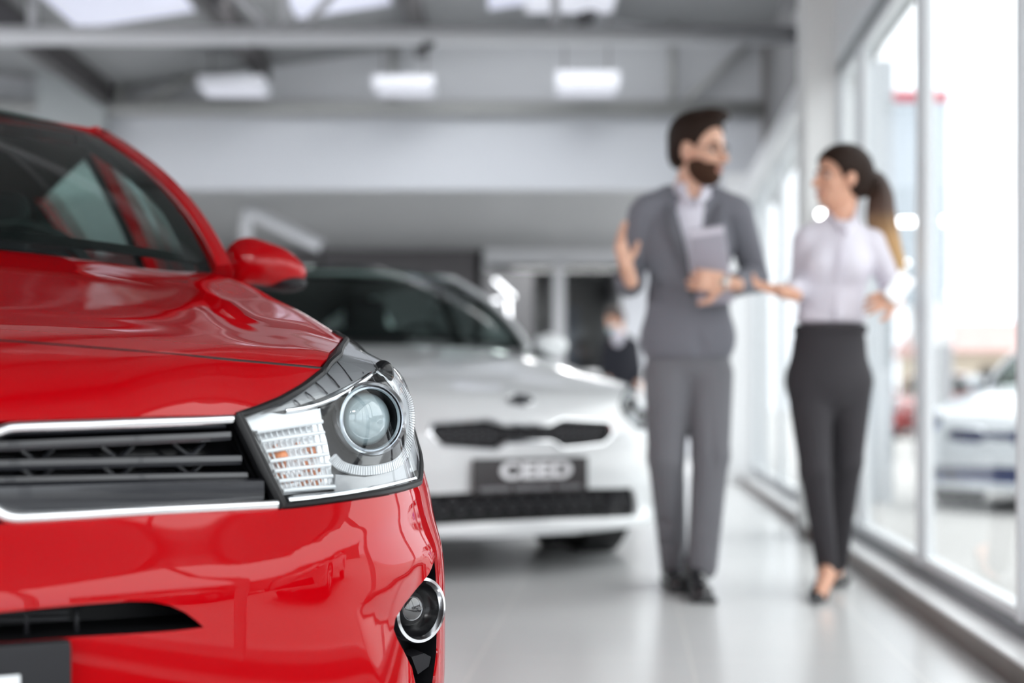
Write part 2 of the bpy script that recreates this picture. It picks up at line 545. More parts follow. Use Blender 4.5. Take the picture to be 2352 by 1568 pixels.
# glazed front of the hall, behind the camera
YF = -5.4
fw = MB()
fw.box(-9.0, 1.2, YF - 0.1, YF + 0.05, 2.75, 4.3).box(-9, 1.2, YF - 0.1, YF + 0.05, 0, 0.12)
fw.box(-4.6, -4.0, YF - 0.25, YF + 0.2, 0, 4.3).box(0.95, 1.25, YF - 0.1, YF + 0.2, 0, 4.3)
struct('wall_front', fw, M_white)
for k, (a, b) in enumerate(((-9.0, -7.55), (-7.55, -6.1), (-6.1, -4.6), (-4.0, -2.4), (-2.4, -0.8), (-0.8, 0.95))):
    w = bpy.data.objects.new('window_%d' % (20 + k), None); C.objects.link(w)
    w.rotation_euler = (0, 0, -TH_ROOM); w['kind'] = 'structure'
    MB().box(a, b, YF - .04, YF + .02, .12, .17).box(a, b, YF - .04, YF + .02, 2.7, 2.75).box(a, a + .05, YF - .04, YF + .02, .12, 2.75).box(b - .05, b, YF - .04, YF + .02, .12, 2.75).box(a, b, YF - .04, YF + .02, 2.1, 2.15).build('window_frame', M_alud, w)
    MB().box(a + .04, b - .04, YF - .012, YF - .006, .16, 2.71).build('pane', M_pane, w)

struct('wall_wing', MB().box(2.86, 3.22, 12.0, 12.3, -.14, 3.6), mat('pale_blue_render', (0.62, 0.66, 0.70), .7), room=False)
# hanging lamps
M_lampw = mat('lamp_housing_white', (0.72, 0.73, 0.78), 0.4)
M_lampd = mat('lamp_diffuser', (0.8, 0.8, 0.85), 0.4, emit=(0.55, 0.57, 0.70), es=0.22)
M_lampd2 = mat('fill_lamp_diffuser', (0.9, 0.9, 0.9), 0.4, emit=(1, 1, 1), es=3)
def pendant(x, y, z, sx_, sy_, h, label, dm, group=None, tilt=0.0):
    t = thing('ceiling_lamp', label, 'lamp', (x, y, z), 0, group)
    t.rotation_euler = (tilt, 0, 0)
    MB().rbox((0, 0, 0), (sx_, sy_, h), bevel=0.015).build('housing', M_lampw, t)
    MB().box(-sx_ / 2 + .03, sx_ / 2 - .03, -sy_ / 2 + .03, sy_ / 2 - .03, -h / 2 - .006, -h / 2 + .001).build('diffuser', dm, t)
    zt = roofz(max(-3.64, x)) - z
    for q in (-sx_ * .35, sx_ * .35): MB().tube([(q, 0, h / 2 - 0.005), (q, 0, max(zt, h))], 0.006, 6).build('suspension_wire', M_purlin, t)
    return t
pendant(-2.38, 12.2, 3.42, .56, .42, .10, 'grey-lilac hanging lamp in front of the gable, leftmost of the three small ones', M_lampd)
pendant(-0.92, 12.2, 3.42, .52, .42, .10, 'grey-lilac hanging lamp in front of the gable, middle of the three small ones', M_lampd)
pendant(0.64, 12.2, 3.44, .54, .35, .15, 'pale hanging lamp above the bearded man, rightmost of the three small ones', M_lampd)
t = pendant(0.45, 10.9, 3.85, .70, .6, .16, 'large pale hanging lamp cut by the top edge of the picture above the roof truss', M_lampd)
for i, (x, y, z) in enumerate(FILL_SPOTS):
    pendant(x, y, z, .56, 3.1, .10, 'rectangular lamp added out of view on the left to fill the hall with light', M_lampd2, 'added fill lamps')  # housings of the added fill lamps, out of view
# ================================================================== CAR BODIES
def ss(a, b, x):
    x = np.clip((x - a) / (b - a), 0, 1)
    return x * x * (3 - 2 * x)
def smax(a, b, k):
    h = np.clip(0.5 + 0.5 * (a - b) / k, 0, 1)
    return b + (a - b) * h + k * h * (1 - h)
def curve(x, xs, ys):
    xs, ys = np.array(xs, float), np.array(ys, float)
    m = np.gradient(ys, xs)
    i = np.clip(np.searchsorted(xs, x) - 1, 0, len(xs) - 2)
    h = xs[i + 1] - xs[i]
    u = np.clip((x - xs[i]) / h, 0, 1)
    return (2*u**3 - 3*u*u + 1) * ys[i] + (u**3 - 2*u*u + u) * h * m[i] + (-2*u**3 + 3*u*u) * ys[i + 1] + (u**3 - u*u) * h * m[i + 1]

def inside(poly, P):
    x, y = P[:, 0], P[:, 1]
    r = np.zeros(len(P), bool)
    n = len(poly)
    for i in range(n):
        x1, y1 = poly[i]
        x2, y2 = poly[(i + 1) % n]
        if y1 == y2: continue
        c = ((y1 > y) != (y2 > y)) & (x < (x2 - x1) * (y - y1) / (y2 - y1) + x1)
        r ^= c
    return r
def resample(poly, step):
    out = []
    n = len(poly)
    for i in range(n):
        a, b = np.array(poly[i], float), np.array(poly[(i + 1) % n], float)
        k = max(1, int(round(np.linalg.norm(b - a) / step)))
        for j in range(k): out.append(a + (b - a) * j / k)
    return np.array(out)
def inset(poly, d):
    P = np.array(poly)
    a = np.sum(P[:, 0] * np.roll(P[:, 1], -1) - np.roll(P[:, 0], -1) * P[:, 1])
    t = np.roll(P, -1, 0) - np.roll(P, 1, 0)
    t /= np.linalg.norm(t, axis=1)[:, None] + 1e-12
    nrm = np.stack([-t[:, 1], t[:, 0]], 1) * (1 if a > 0 else -1)
    return P + nrm * d

class CarBody:
    """a body skin given as G(s,t,z)=0 in car measures: s across, t back from the nose, z up"""
    O = np.array([0, 1.1, 0.45])
    def __init__(s, G, X, Y, psi, root):
        s.G, s.X, s.Y, s.c, s.sn, s.root = G, X, Y, math.cos(psi), math.sin(psi), root
    def rays(s, pts):
        p = np.array(pts, float)
        d = np.stack([(p[:, 0] - CX) / FPX, np.ones(len(p)), (HY - p[:, 1]) / FPX], -1)
        def R(v): return np.stack([v[..., 0] * s.c + v[..., 1] * s.sn, -v[..., 0] * s.sn + v[..., 1] * s.c, v[..., 2]], -1)
        return R(np.array([-s.X, -s.Y, EYE])), R(d)
    def at(s, pts, depth=0.0, near=1.2, far=5.0):
        """body points seen at measured places of the photograph, or that much behind the skin"""
        o, d = s.rays(pts)
        near, far = s.Y - 0.4 + 0 * near, s.Y + 3.4
        ts = np.linspace(near, far, 700)
        g = s.G(o + d[:, None, :] * ts[None, :, None])
        hit = g < 0
        ok = hit.any(1)
        i = np.where(ok, np.argmax(hit, 1), np.argmin(g, 1))
        hi, lo = ts[i], ts[np.maximum(i - 1, 0)]
        for _ in range(25):
            m = (lo + hi) / 2
            q = s.G(o + d * m[:, None]) < 0
            hi, lo = np.where(q, m, hi), np.where(q, lo, m)
        hi = np.where(ok, hi, ts[i])
        return o + d * (hi + depth)[:, None]
    def flat(s, pts, t):
        """points on the plane t = const seen at measured places"""
        o, d = s.rays(pts)
        return o + d * ((t - o[1]) / d[:, 1])[:, None]
    # two-number charts of the skin
    def to(s, dom, P):
        P = np.atleast_2d(P)
        if dom == 'sph':
            v = P - s.O
            return np.stack([np.arctan2(v[:, 0], -v[:, 1]), np.arctan2(v[:, 2], np.hypot(v[:, 0], v[:, 1]))], 1)
        if dom == 'top': return P[:, :2].copy()
        return P[:, 1:].copy()
    def frm(s, dom, U):
        if dom == 'sph':
            a, e = U[:, 0], U[:, 1]
            d = np.stack([np.sin(a) * np.cos(e), -np.cos(a) * np.cos(e), np.sin(e)], 1)
            o = np.broadcast_to(s.O, d.shape)
            lo, hi = 0.15, 2.2
        elif dom == 'top':
            o = np.stack([U[:, 0], U[:, 1], np.full(len(U), 0.35)], 1)
            d = np.tile([0, 0, 1.0], (len(U), 1))
            lo, hi = 0.0, 1.4
        else:
            o = np.stack([np.full(len(U), 0.25), U[:, 0], U[:, 1]], 1)
            d = np.tile([1.0, 0, 0], (len(U), 1))
            lo, hi = 0.0, 1.0
        lo, hi = np.full(len(U), lo), np.full(len(U), hi)
        for _ in range(34):
            m = (lo + hi) / 2
            q = s.G(o + d * m[:, None]) < 0
            lo, hi = np.where(q, m, lo), np.where(q, hi, m)
        return o + d * lo[:, None]
    def normal(s, P, e=0.003):
        g = np.stack([s.G(P + np.eye(3)[i] * e) - s.G(P - np.eye(3)[i] * e) for i in range(3)], 1)
        return g / (np.linalg.norm(g, axis=1)[:, None] + 1e-12)
    def panel(s, name, dom, poly, m, parent=None, step=0.02, gap=0.0, thick=0.012, holes=(), shift=(0, 0, 0), off=0.0, mirror=True, sides=(1, -1), label=None):
        B = resample(poly, step)
        if gap: B = inset(B, gap)
        Hs = [resample(h, step) for h in holes]
        x0, y0 = B.min(0)
        x1, y1 = B.max(0)
        gx, gy = np.meshgrid(np.arange(x0, x1, step), np.arange(y0, y1, step))
        gx[::2] += step / 2
        I = np.stack([gx.ravel(), gy.ravel()], 1)
        I = I[inside(B, I)]
        allb = np.concatenate([B] + Hs)
        k = np.array([np.min(np.sum((allb - p) ** 2, 1)) for p in I]) > (0.55 * step) ** 2 if len(I) else []
        I = I[k] if len(I) else I
        for h in Hs: I = I[~inside(h, I)]
        pts = [Vector(p) for p in B]
        edges = [(i, (i + 1) % len(B)) for i in range(len(B))]
        for h in Hs:
            n0 = len(pts)
            pts += [Vector(p) for p in h]
            edges += [(n0 + i, n0 + (i + 1) % len(h)) for i in range(len(h))]
        pts += [Vector(p) for p in I]
        r = delaunay_2d_cdt(pts, edges, [], 0, 1e-6)
        U = np.array([tuple(v) for v in r[0]])
        T = np.array(r[2])
        cen = U[T].mean(1)
        keep = inside(B, cen)
        for h in Hs: keep &= ~inside(h, cen)
        T = T[keep]
        used = np.unique(T)
        remap = -np.ones(len(U), int)
        remap[used] = np.arange(len(used))
        U, T = U[used], remap[T]
        P = s.frm(dom, U)
        N = s.normal(P)
        P = P + N * off + np.array(shift)
        # outward winding
        fn = np.cross(P[T[:, 1]] - P[T[:, 0]], P[T[:, 2]] - P[T[:, 0]])
        flip = np.sum(fn * N[T].mean(1), 1) < 0
        T[flip] = T[flip][:, ::-1]
        # open edges get a turned-in flange
        from collections import Counter
        ed = Counter()
        for f in T:
            for i in range(3): ed[(f[i], f[(i + 1) % 3])] += 1
        be = [(a, b) for (a, b) in ed if (b, a) not in ed]
        V, F, NN = P.tolist(), [tuple(map(int, f)) for f in T], N.tolist()
        if thick:
            bv = sorted(set([a for a, b in be] + [b for a, b in be]))
            ia, ib = {}, {}
            for v in bv:
                ia[v] = len(V); V.append(P[v].tolist()); NN.append(None)
            for v in bv:
                ib[v] = len(V); V.append((P[v] - N[v] * thick).tolist()); NN.append(None)
            en = {}
            for a, b in be:
                q = np.cross(P[b] - P[a], N[a])
                q /= np.linalg.norm(q) + 1e-12
                for v in (a, b): en[v] = en.get(v, 0) + q
                F.append((ia[a], ib[a], ib[b], ia[b]))
            for v in bv:
                q = en[v] / (np.linalg.norm(en[v]) + 1e-9)
                NN[ia[v]] = (q * 0.8 + N[v] * 0.6).tolist()
                NN[ib[v]] = q.tolist()
        out = []
        for sg in (sides if mirror else (1,)):
            VV = [(v[0] * sg, v[1], v[2]) for v in V]
            FF = F if sg > 0 else [f[::-1] for f in F]
            me = bpy.data.meshes.new(name)
            me.from_pydata(VV, [], FF)
            o = link(name, me, m, parent or s.root, True)
            me.normals_split_custom_set_from_vertices([(n[0] * sg, n[1], n[2]) for n in NN])
            if label and sg == sides[0]: o['label'] = label
            out.append(o)
        return out
    def both(s, name, P, dom='sph', dense=0, closed=False):
        """measured polyline brought into a chart"""
        return s.to(dom, P)

def grid_mesh(name, P, m, parent, thick=0.0, smooth=True):
    """P: rows x cols x 3"""
    r, c = P.shape[:2]
    V = P.reshape(-1, 3).tolist()
    F = [(i * c + j, i * c + j + 1, (i + 1) * c + j + 1, (i + 1) * c + j) for i in range(r - 1) for j in range(c - 1)]
    if thick:
        gu = np.gradient(P, axis=0)
        gv = np.gradient(P, axis=1)
        n = np.cross(gv, gu)
        n /= np.linalg.norm(n, axis=-1)[..., None] + 1e-12
        n0 = len(V)
        V += (P + n * thick).reshape(-1, 3).tolist()
        F += [tuple(n0 + q for q in f[::-1]) for f in F]
        loop = [j for j in range(c)] + [i * c + c - 1 for i in range(1, r)] + [(r - 1) * c + j for j in range(c - 2, -1, -1)] + [i * c for i in range(r - 2, 0, -1)]
        for a, b in zip(loop, loop[1:] + loop[:1]): F.append((b, a, n0 + a, n0 + b))
    mb = MB()
    mb.add(V, F)
    return mb.build(name, m, parent, smooth=smooth, angle=math.radians(50))

M_black = mat('black_plastic', (0.008, 0.008, 0.009), 0.45, spec=.3)
M_blackg = mat('gloss_black_trim', (0.006, 0.006, 0.007), 0.2, spec=.35)
M_satin = mat('satin_dark_plastic', (0.016, 0.016, 0.019), 0.5, spec=.3)
M_rubber = mat('tyre_rubber', (0.018, 0.017, 0.016), 0.75)
M_chrome = mat('bright_chrome', (0.90, 0.91, 0.93), 0.12, metal=1.0)
M_silver = mat('silver_reflector', (0.72, 0.75, 0.78), 0.22, metal=1.0)
M_inter = mat('dark_cabin_trim', (0.022, 0.022, 0.024), 0.7)
M_seat = mat('charcoal_seat_cloth', (0.035, 0.035, 0.038), 0.9, bump=0.1, bscale=200)
M_wind = glass('windscreen_glass', (0.60, 0.74, 0.70), 0.8, ior=1.5)
M_sideg = glass('side_window_glass', (0.70, 0.82, 0.79), 0.9, ior=1.5)
M_lens = glass('headlight_lens_cover', (0.96, 0.98, 0.99), 0.9)

def wheel(parent, s0, t0, r=0.315, w=0.2, sg=1):
    """tyre with a spoked alloy rim; children of the car"""
    x = s0
    prof = [(r - .115, -w/2), (r - .03, -w/2 - .004), (r - .008, -w/2 + .02), (r, -w/2 + .045), (r, w/2 - .045), (r - .008, w/2 - .02), (r - .03, w/2 + .004), (r - .115, w/2)]
    ty = MB().lathe(prof, (x, t0, r), (sg, 0, 0), 64)
    for q in (-.05, -.017, .017, .05):
        ty.lathe([(r + .001, q - .003), (r - .006, q - .003), (r - .006, q + .003), (r + .001, q + .003)], (x, t0, r), (sg, 0, 0), 64)
    wt = ty.build('tyre', M_rubber, parent, smooth=True)
    rm = MB().lathe([(r - .115, -w/2 + .01), (r - .125, -w/2 + .03), (r - .13, w/2 - .04), (r - .112, w/2), (r - .118, w/2 + .002)], (x, t0, r), (sg, 0, 0), 48)
    rm.lathe([(0.0, w/2 - .03), (.045, w/2 - .03), (.05, w/2 - .045), (.05, 0)], (x, t0, r), (sg, 0, 0), 32)
    for k in range(5):
        a = 2 * math.pi * k / 5 + .3
        for da in (-.13, .13):
            p0 = (x + sg * (w/2 - .045), t0 + .04 * math.cos(a), r + .04 * math.sin(a))
            p1 = (x + sg * (w/2 - .02), t0 + (r - .12) * math.cos(a + da), r + (r - .12) * math.sin(a + da))
            rm.tube([p0, p1], [.017, .014], 8)
    rm.build('wheel_rim', M_silver, parent, smooth=True)
    MB().lathe([(0, -.02), (r - .13, -.02), (r - .13, .0), (0, .0)], (x, t0, r), (sg, 0, 0), 48).build('brake_disc', M_satin, parent, smooth=True)
    return wt

M_windd = glass('dark_windscreen_glass', (0.50, 0.60, 0.58), 0.55)
def cabin(root, paint, K, detail=True):
    """greenhouse on the body: windscreen, pillars, roof, side glass, rear glass, seats"""
    wb, wt = K['wb'], K['wt']            # windscreen half widths
    tb, tt, zb, zt = K['tb'], K['tt'], K['zb'], K['zt']
    U = np.linspace(-1, 1, 33)
    Vv = np.linspace(0, 1, 17)
    def ws(u, v):
        s_ = u * (wb + (wt - wb) * v) * (1 + K.get('bow', .06) * v * (1 - v) * 4 * .5)
        b = np.stack([s_, tb + K['cb'] * u * u + 0 * v, zb - K.get('db', .02) * u * u + 0 * v], -1)
        t_ = np.stack([s_, tt + K['ct'] * u * u + 0 * v, zt - K.get('dt', .03) * u * u + 0 * v], -1)
        p = b + (t_ - b) * v[..., None] if hasattr(v, 'shape') else b + (t_ - b) * v
        p[..., 2] += K['bulge'] * 4 * v * (1 - v)
        p[..., 1] -= K['bulge'] * 3 * v * (1 - v)
        return p
    uu, vv = np.meshgrid(U * .97, Vv)
    g = ws(uu, vv)
    o = grid_mesh('windshield', g, K.get('glass', M_wind), root)
    # dark ceramic border inside the glass
    fb = MB()
    def strip(fa, fb_, n=24):
        A, B_ = np.array([fa(q) for q in np.linspace(0, 1, n)]), np.array([fb_(q) for q in np.linspace(0, 1, n)])
        V = np.concatenate([A, B_])
        fb.add(V.tolist(), [(i, i + 1, n + i + 1, n + i) for i in range(n - 1)])
    W1 = lambda u, v: ws(np.array(float(u)), np.array(float(v))) + np.array([0, .006, -.004])
    fw_ = K.get('frit', .10)
    for sg in (1, -1):
        strip(lambda q: W1(sg * .98, q), lambda q: W1(sg * (.98 - fw_), .03 + q * .94))
    strip(lambda q: W1(-.98 + 1.96 * q, 0), lambda q: W1(-.9 + 1.8 * q, .05))
    strip(lambda q: W1(-.98 + 1.96 * q, 1), lambda q: W1(-.9 + 1.8 * q, .93))
    fb.build('glass_border', M_black, o if o else root)
    # pillars and roof rails
    rail = []
    for q in np.linspace(0, 1, 14): rail.append(ws(np.array(1.0), np.array(q)) + np.array([.012, .0, -.006]))
    roofrail = spline([rail[-1]] + [np.array(p) for p in K['rail']], 6)
    A = np.array(rail)
    for sg in (1, -1):
        mb = MB()
        n = len(A)
        sect = []
        w_ = K.get('pw', .034)
        for i, p in enumerate(A):
            sect.append([p + np.array([-.012, -.012, .006]), p + np.array([w_ * .5, -.004, .012]), p + np.array([w_, .02, .0]), p + np.array([w_ + .004, .05, -.022]), p + np.array([w_ * .3, .06, -.03]), p + np.array([-.015, .03, -.02])])
        V = [(q[0] * sg, q[1], q[2]) for s_ in sect for q in s_]
        F = [(i * 6 + k, i * 6 + (k + 1) % 6, (i + 1) * 6 + (k + 1) % 6, (i + 1) * 6 + k) for i in range(n - 1) for k in range(6)] + [tuple(range(6)), tuple((n - 1) * 6 + k for k in range(6))]
        mb.add(V, F)
        mb.build('front_pillar', paint, root, smooth=True, angle=math.radians(60))
    # roof skin
    R0 = roofrail
    rows = []
    for p in R0:
        row = []
        for u in np.linspace(-1, 1, 25):
            row.append([u * (p[0] + .03), p[1] + 0 * u - (K['ct'] * (1 - u * u) if p[1] < tt + .5 else 0) * max(0, 1 - (p[1] - tt - K['ct']) / .5), p[2] + (.004 + .034 * min(1, (p[1] - R0[0][1]) / .5)) * (1 - abs(u) ** 2.4) - .012])
        rows.append(row)
    grid_mesh('roof', np.array(rows), paint, root, thick=.02)
    hl = np.array(rows); hl[..., 2] -= .028; hl[..., 0] *= .97
    grid_mesh('headliner', hl, M_inter, root)
    for sg in (1, -1):
        MB().tube([(p[0] * sg * 1.0 - sg * .012, p[1] + .034, p[2] - .020) for p in A], .020, 8).build('pillar_trim', M_inter, root, smooth=True)
    # side windows, door frames
    belt = K['belt']
    for sg in (1, -1):
        def side_pt(t, v):
            b = np.array([curve(t, [p[1] for p in belt], [p[i] for p in belt]) for i in (0, 1, 2)], float)
            b[1] = t
            rr = np.array([curve(t, R0[:, 1], R0[:, 0]), t, curve(t, R0[:, 1], R0[:, 2])], float)
            p = b + (rr - b) * v
            p[0] += .03 * 4 * v * (1 - v) * .5
            return p * np.array([sg, 1, 1])
        tA0 = A[0][1] + .05
        def topv(t):       # height share reached by the sloping front pillar
            if t >= A[-1][1]: return 1.0
            zz = np.interp(t, A[:, 1] + .03, A[:, 2])
            lo, hi = side_pt(t, 0)[2], side_pt(max(t, A[-1][1]), 1)[2]
            return float(np.clip((zz - lo) / (hi - lo), 0.02, 1))
        for (t0, t1, nm) in K['doors']:
            tt_ = np.linspace(t0, t1, 14)
            P = np.array([[side_pt(t, v * topv(t)) for v in np.linspace(0, 1, 6)] for t in tt_])
            grid_mesh('side_window', P, M_sideg, root)
        for (t0, t1) in K['posts']:
            P = np.array([[side_pt(t, v) + np.array([.004 * sg, 0, 0]) for v in np.linspace(0, 1, 8)] for t in np.linspace(t0, t1, 3)])
            P[..., 1] += (np.linspace(0, 1, 8) * -.10)[None, :]
            grid_mesh('door_pillar', P, paint if K.get('paintpost') else M_blackg, root, thick=.03 * sg)
            Q = P.copy(); Q[..., 0] -= .040 * sg; Q[0, :, 1] -= .012; Q[-1, :, 1] -= .02
            grid_mesh('pillar_trim', Q, M_inter, root)
        rl = MB().tube([(p[0] * sg, p[1], p[2] - .004) for p in R0], .022, 10)
        rl.build('roof_rail', paint, root, smooth=True)
        be = [side_pt(t, 0) for t in np.linspace(tA0, belt[-1][1], 20)]
        MB().tube(be, .014, 8).build('window_sill_trim', M_black, root, smooth=True)
        # rear pillar and quarter
        t2 = K['doors'][-1][1]
        P = np.array([[side_pt(t, v) for v in np.linspace(0, 1, 8)] for t in np.linspace(t2, K['tend'], 10)])
        grid_mesh('rear_pillar', P, paint, root, thick=.03 * sg)
        Q = P.copy(); Q[..., 0] -= .042 * sg
        grid_mesh('quarter_trim', Q, M_inter, root)
    e = K['tend']
    P = np.array([[[u * (.52 - .04 * v), e + .04 + .16 * (1 - v) - .05 * u * u, K['zrear'] + (R0[-1][2] - K['zrear']) * v] for u in np.linspace(-1, 1, 13)] for v in np.linspace(0, 1, 7)])
    grid_mesh('rear_window', P, M_sideg, root)
    # cabin
    zc = zb
    MB().rbox((0, tb + .36, zc - .14), (wb * 1.9, .52, .16), bevel=.04).rbox((0, tb + .2, zc - .09), (wb * 1.8, .3, .06), bevel=.02).build('dashboard', M_inter, root, smooth=True)
    MB().box(-.72, .72, tb + .6, K['tend'], .28, .32).box(-.72, .72, tb + .55, tb + .6, .28, zc - .15).build('cabin_floor', M_inter, root)
    for sx_ in (.36, -.36):
        st = Skin((sx_ - .34, tb + .7, .3), (sx_ + .34, tb + 1.75, zc + .45), .014)
        t0 = tb + .95
        st.box((sx_, t0 + .12, .52), (.25, .27, .09), rd=.06, k=.04)
        st.box((sx_, t0 + .48, .85), (.24, .075, .32), R=np.array([[1, 0, 0], [0, .966, .259], [0, -.259, .966]]), rd=.06, k=.04)
        st.box((sx_, t0 + .62, 1.24), (.13, .05, .10), rd=.04, k=.02)
        st.cone((sx_ - .06, t0 + .6, 1.1), (sx_ - .06, t0 + .62, 1.22), .008, k=.004).cone((sx_ + .06, t0 + .6, 1.1), (sx_ + .06, t0 + .62, 1.22), .008, k=.004)
        st.mesh('seat', M_seat, root)
    MB().rbox((0, tb + 2.0, .72), (1.2, .16, .62), bevel=.05).build('rear_bench', M_seat, root, smooth=True)
    sc = np.array([.36, tb + .62, zc - .05])
    ring = [sc + .17 * np.array([math.cos(a), .42 * math.sin(a), .9 * math.sin(a)]) for a in np.linspace(0, 2 * math.pi, 33)[:-1]]
    MB().tube(ring, .014, 8, closed=True).tube([sc + np.array([-.16, 0, 0]), sc + np.array([.16, 0, 0])], .015, 8).tube([sc, sc + np.array([0, -.07, -.15])], .015, 8).build('steering_wheel', M_inter, root, smooth=True)
    return ws, A, R0
# ------------------------------------------------------------------ red car
RED_LABEL = 'glossy red hatchback with black slatted grille filling the left foreground'
PSI_R = math.radians(25.5)
red = thing('car', RED_LABEL, 'car', (-0.711, 1.552, 0), PSI_R)
def red_top(s, t):
    a = np.abs(s)
    z = curve(t, [-.1, 0, .08, .16, .25, .45, .7, 1.0, 1.2, 1.5, 4.2], [.62, .725, .765, .795, .822, .866, .918, .990, 1.040, 1.08, 1.11])
    z = z - (.05 + .045 * ss(.6, 1.15, t)) * (a / .8) ** 2 - .018 * ss(.6, .8, a) * (1 - ss(.5, .95, t))
    sc = curve(t, [.2, .42, .72, 1.05, 1.3, 4.2], [.45, .483, .534, .587, .62, .62])
    d = a - sc
    on = ss(.25, .75, t) * (1 - ss(.95, 1.35, t))
    z = z + on * (.006 * np.exp(-(d / .035) ** 2) - .010 * np.exp(-((d - .085) / .055) ** 2))
    z = z + .030 * ss(.5, 1.15, t) * np.exp(-((a - .77) / .13) ** 2)
    return z
def red_front(s, z):
    a = np.abs(s)
    t = .24 * a ** 2 + (.52 + .22 * ss(.45, .72, z)) * a ** 6
    w = z - (.515 + .085 * ss(.4, .85, a))
    t = t + (.60 + .20 * ss(.3, .5, a) - .35 * ss(.6, .76, a)) * (np.sqrt(w * w + .010 ** 2) + w) / 2 - .42 * (np.sqrt((w - .085) ** 2 + .015 ** 2) + (w - .085)) / 2
    t = t + .016 * ss(.6, .8, a) * ss(.50, .56, z) + .25 * np.maximum(.30 - z, 0)
    # scooped corner round the fog lamp
    d1 = .324 * (a - .61) - .946 * (z - .455)
    d2 = .92 * (a - .61) + .40 * (z - .455)
    d = np.minimum(d1, d2)
    return t + .42 * (np.sqrt(d * d + .006 ** 2) + d) / 2 * (1 - ss(.74, .79, a))
def red_G(P):
    s, t, z = P[..., 0], P[..., 1], P[..., 2]
    sd = np.abs(s) - (curve(z, [.1, .25, .40, .55, .65, .8, .95, 1.1], [.84, .862, .868, .860, .855, .832, .790, .74]) + .016 * ss(.55, 1.2, t))
    g = smax(red_front(s, z) - t, sd, .05)
    g = smax(g, z - red_top(s, t), .09)
    g = np.maximum(g, t - 4.06)
    return np.maximum(g, .15 - z)
RB = CarBody(red_G, -0.711, 1.552, PSI_R, red)
M_red = mat('red_clearcoat_paint', (0.44, 0.0003, 0.003), 0.4, coat=0.8, spec=0.0, coat_rough=0.015)
A3 = np.array

seam = RB.at([(0, 782), (150, 793), (300, 805), (450, 818), (560, 829), (660, 838), (742, 846)])
seam[0][0] = min(seam[0][0], .17)
seam = np.vstack([[0.0, seam[0][1] - .004, seam[0][2]], [.09, seam[0][1] - .002, seam[0][2]], seam])
hl_top = RB.at([(742, 846), (760, 824), (776, 800), (788, 783), (796, 773)])
hl_top = np.vstack([hl_top, RB.frm('side', A3([[.70, .862]]))])
kt = np.linspace(.72, 1.33, 14)
def shoulder(t):
    o = np.stack([np.full(len(t), .40), t, np.full(len(t), .50)], 1)
    d = A3([.72, 0, .69])
    lo, hi = np.zeros(len(t)), np.full(len(t), 1.2)
    for _ in range(34):
        m = (lo + hi) / 2
        q = RB.G(o + d * m[:, None]) < 0
        lo, hi = np.where(q, m, lo), np.where(q, hi, m)
    return o + d * lo[:, None]
KS = shoulder(kt)
KS[:, 1] = kt
# hood
cowl = [(.62, 1.30), (.45, 1.235), (.3, 1.19), (.15, 1.165), (0, 1.16)]
poly = [tuple(p) for p in seam[:, :2]] + [tuple(p) for p in hl_top[1:-1, :2]] + [tuple(p) for p in KS[::1, :2]] + [(.66, 1.33)] + cowl
poly = [p for p in poly]
full = poly + [(-x, y) for x, y in poly[::-1][1:-1]]
RB.panel('hood', 'top', full, M_red, step=.013, gap=.0048, mirror=False)
MB().box(-.6, .6, 1.08, 1.25, .90, .97).build('cowl', M_black, red)
sm = spline(np.vstack([(seam * A3([-1, 1, 1]))[::-1][:-1], seam]), 3)
MB().tube(sm + A3([0, .0015, 0]) - RB.normal(sm) * .0030, .0046, 8).build('bonnet_seam_tube', M_black, red, smooth=True)  # black tube under the hood edge so the seam reads as a dark line

# outlines on the front, in the round chart
def sph(pts): return RB.to('sph', RB.at(pts))
HLo = spline(np.vstack([RB.at([(742, 846), (760, 824), (776, 800), (796, 773)]),
      RB.frm('side', A3([[.66, .850], [.64, .80], [.58, .73], [.50, .685]]))]), 4)
hl_low = RB.at([(964, 1112), (930, 1124), (880, 1136), (800, 1148), (720, 1159), (652, 1167)])
hl_left = RB.at([(652, 1167), (628, 1120), (600, 1060), (570, 1000), (543, 949)])
hl_up = RB.at([(543, 949), (590, 934), (640, 914), (690, 886), (722, 862), (742, 846)])
corner = RB.frm('side', A3([[.46, .655]]))
HL = np.vstack([HLo, corner, hl_low, hl_left[1:-1], hl_up[:-1]])
HLs = RB.to('sph', HL)
side_seam = RB.frm('side', A3([[.50, .60], [.515, .50], [.53, .40], [.53, .30], [.52, .20]]))
s_seam = RB.to('sph', side_seam)
# grille opening
gr = RB.at([(0, 1003), (12, 996), (40, 992), (150, 988), (300, 983), (450, 978), (530, 975), (541, 962)])
gr_r = RB.at([(575, 1030), (610, 1100), (640, 1160)])
gr_b = RB.at([(636, 1168), (500, 1176), (300, 1187), (100, 1201), (40, 1204), (0, 1203)])
chs = RB.at([(541, 951), (450, 953), (300, 957), (150, 961), (0, 966)])
z_ct, z_cb = chs[-1][2], gr_b[-1][2]
hole_r = np.vstack([[0, chs[-1][1] - .006, z_ct - .012], [.12, chs[-1][1] - .002, z_ct - .010], chs[::-1], gr_r, gr_b, [.10, gr_b[-1][1] - .002, z_cb - .006], [0, gr_b[-1][1] - .004, z_cb - .008]])
hs = RB.to('sph', hole_r)
grille_hole = np.vstack([hs, (hs * A3([-1, 1]))[::-1][1:-1]])
# lower intake
it = RB.at([(0, 1406), (100, 1396), (200, 1387), (300, 1380), (350, 1381), (392, 1390), (425, 1405), (452, 1425), (470, 1441), (400, 1449), (300, 1456), (175, 1463), (0, 1476)])
ints = RB.to('sph', it)
ints = np.vstack([[0, ints[0][1]], ints, [0, ints[-1][1]]])
intake_hole = np.vstack([ints, (ints * A3([-1, 1]))[::-1][1:-1]])
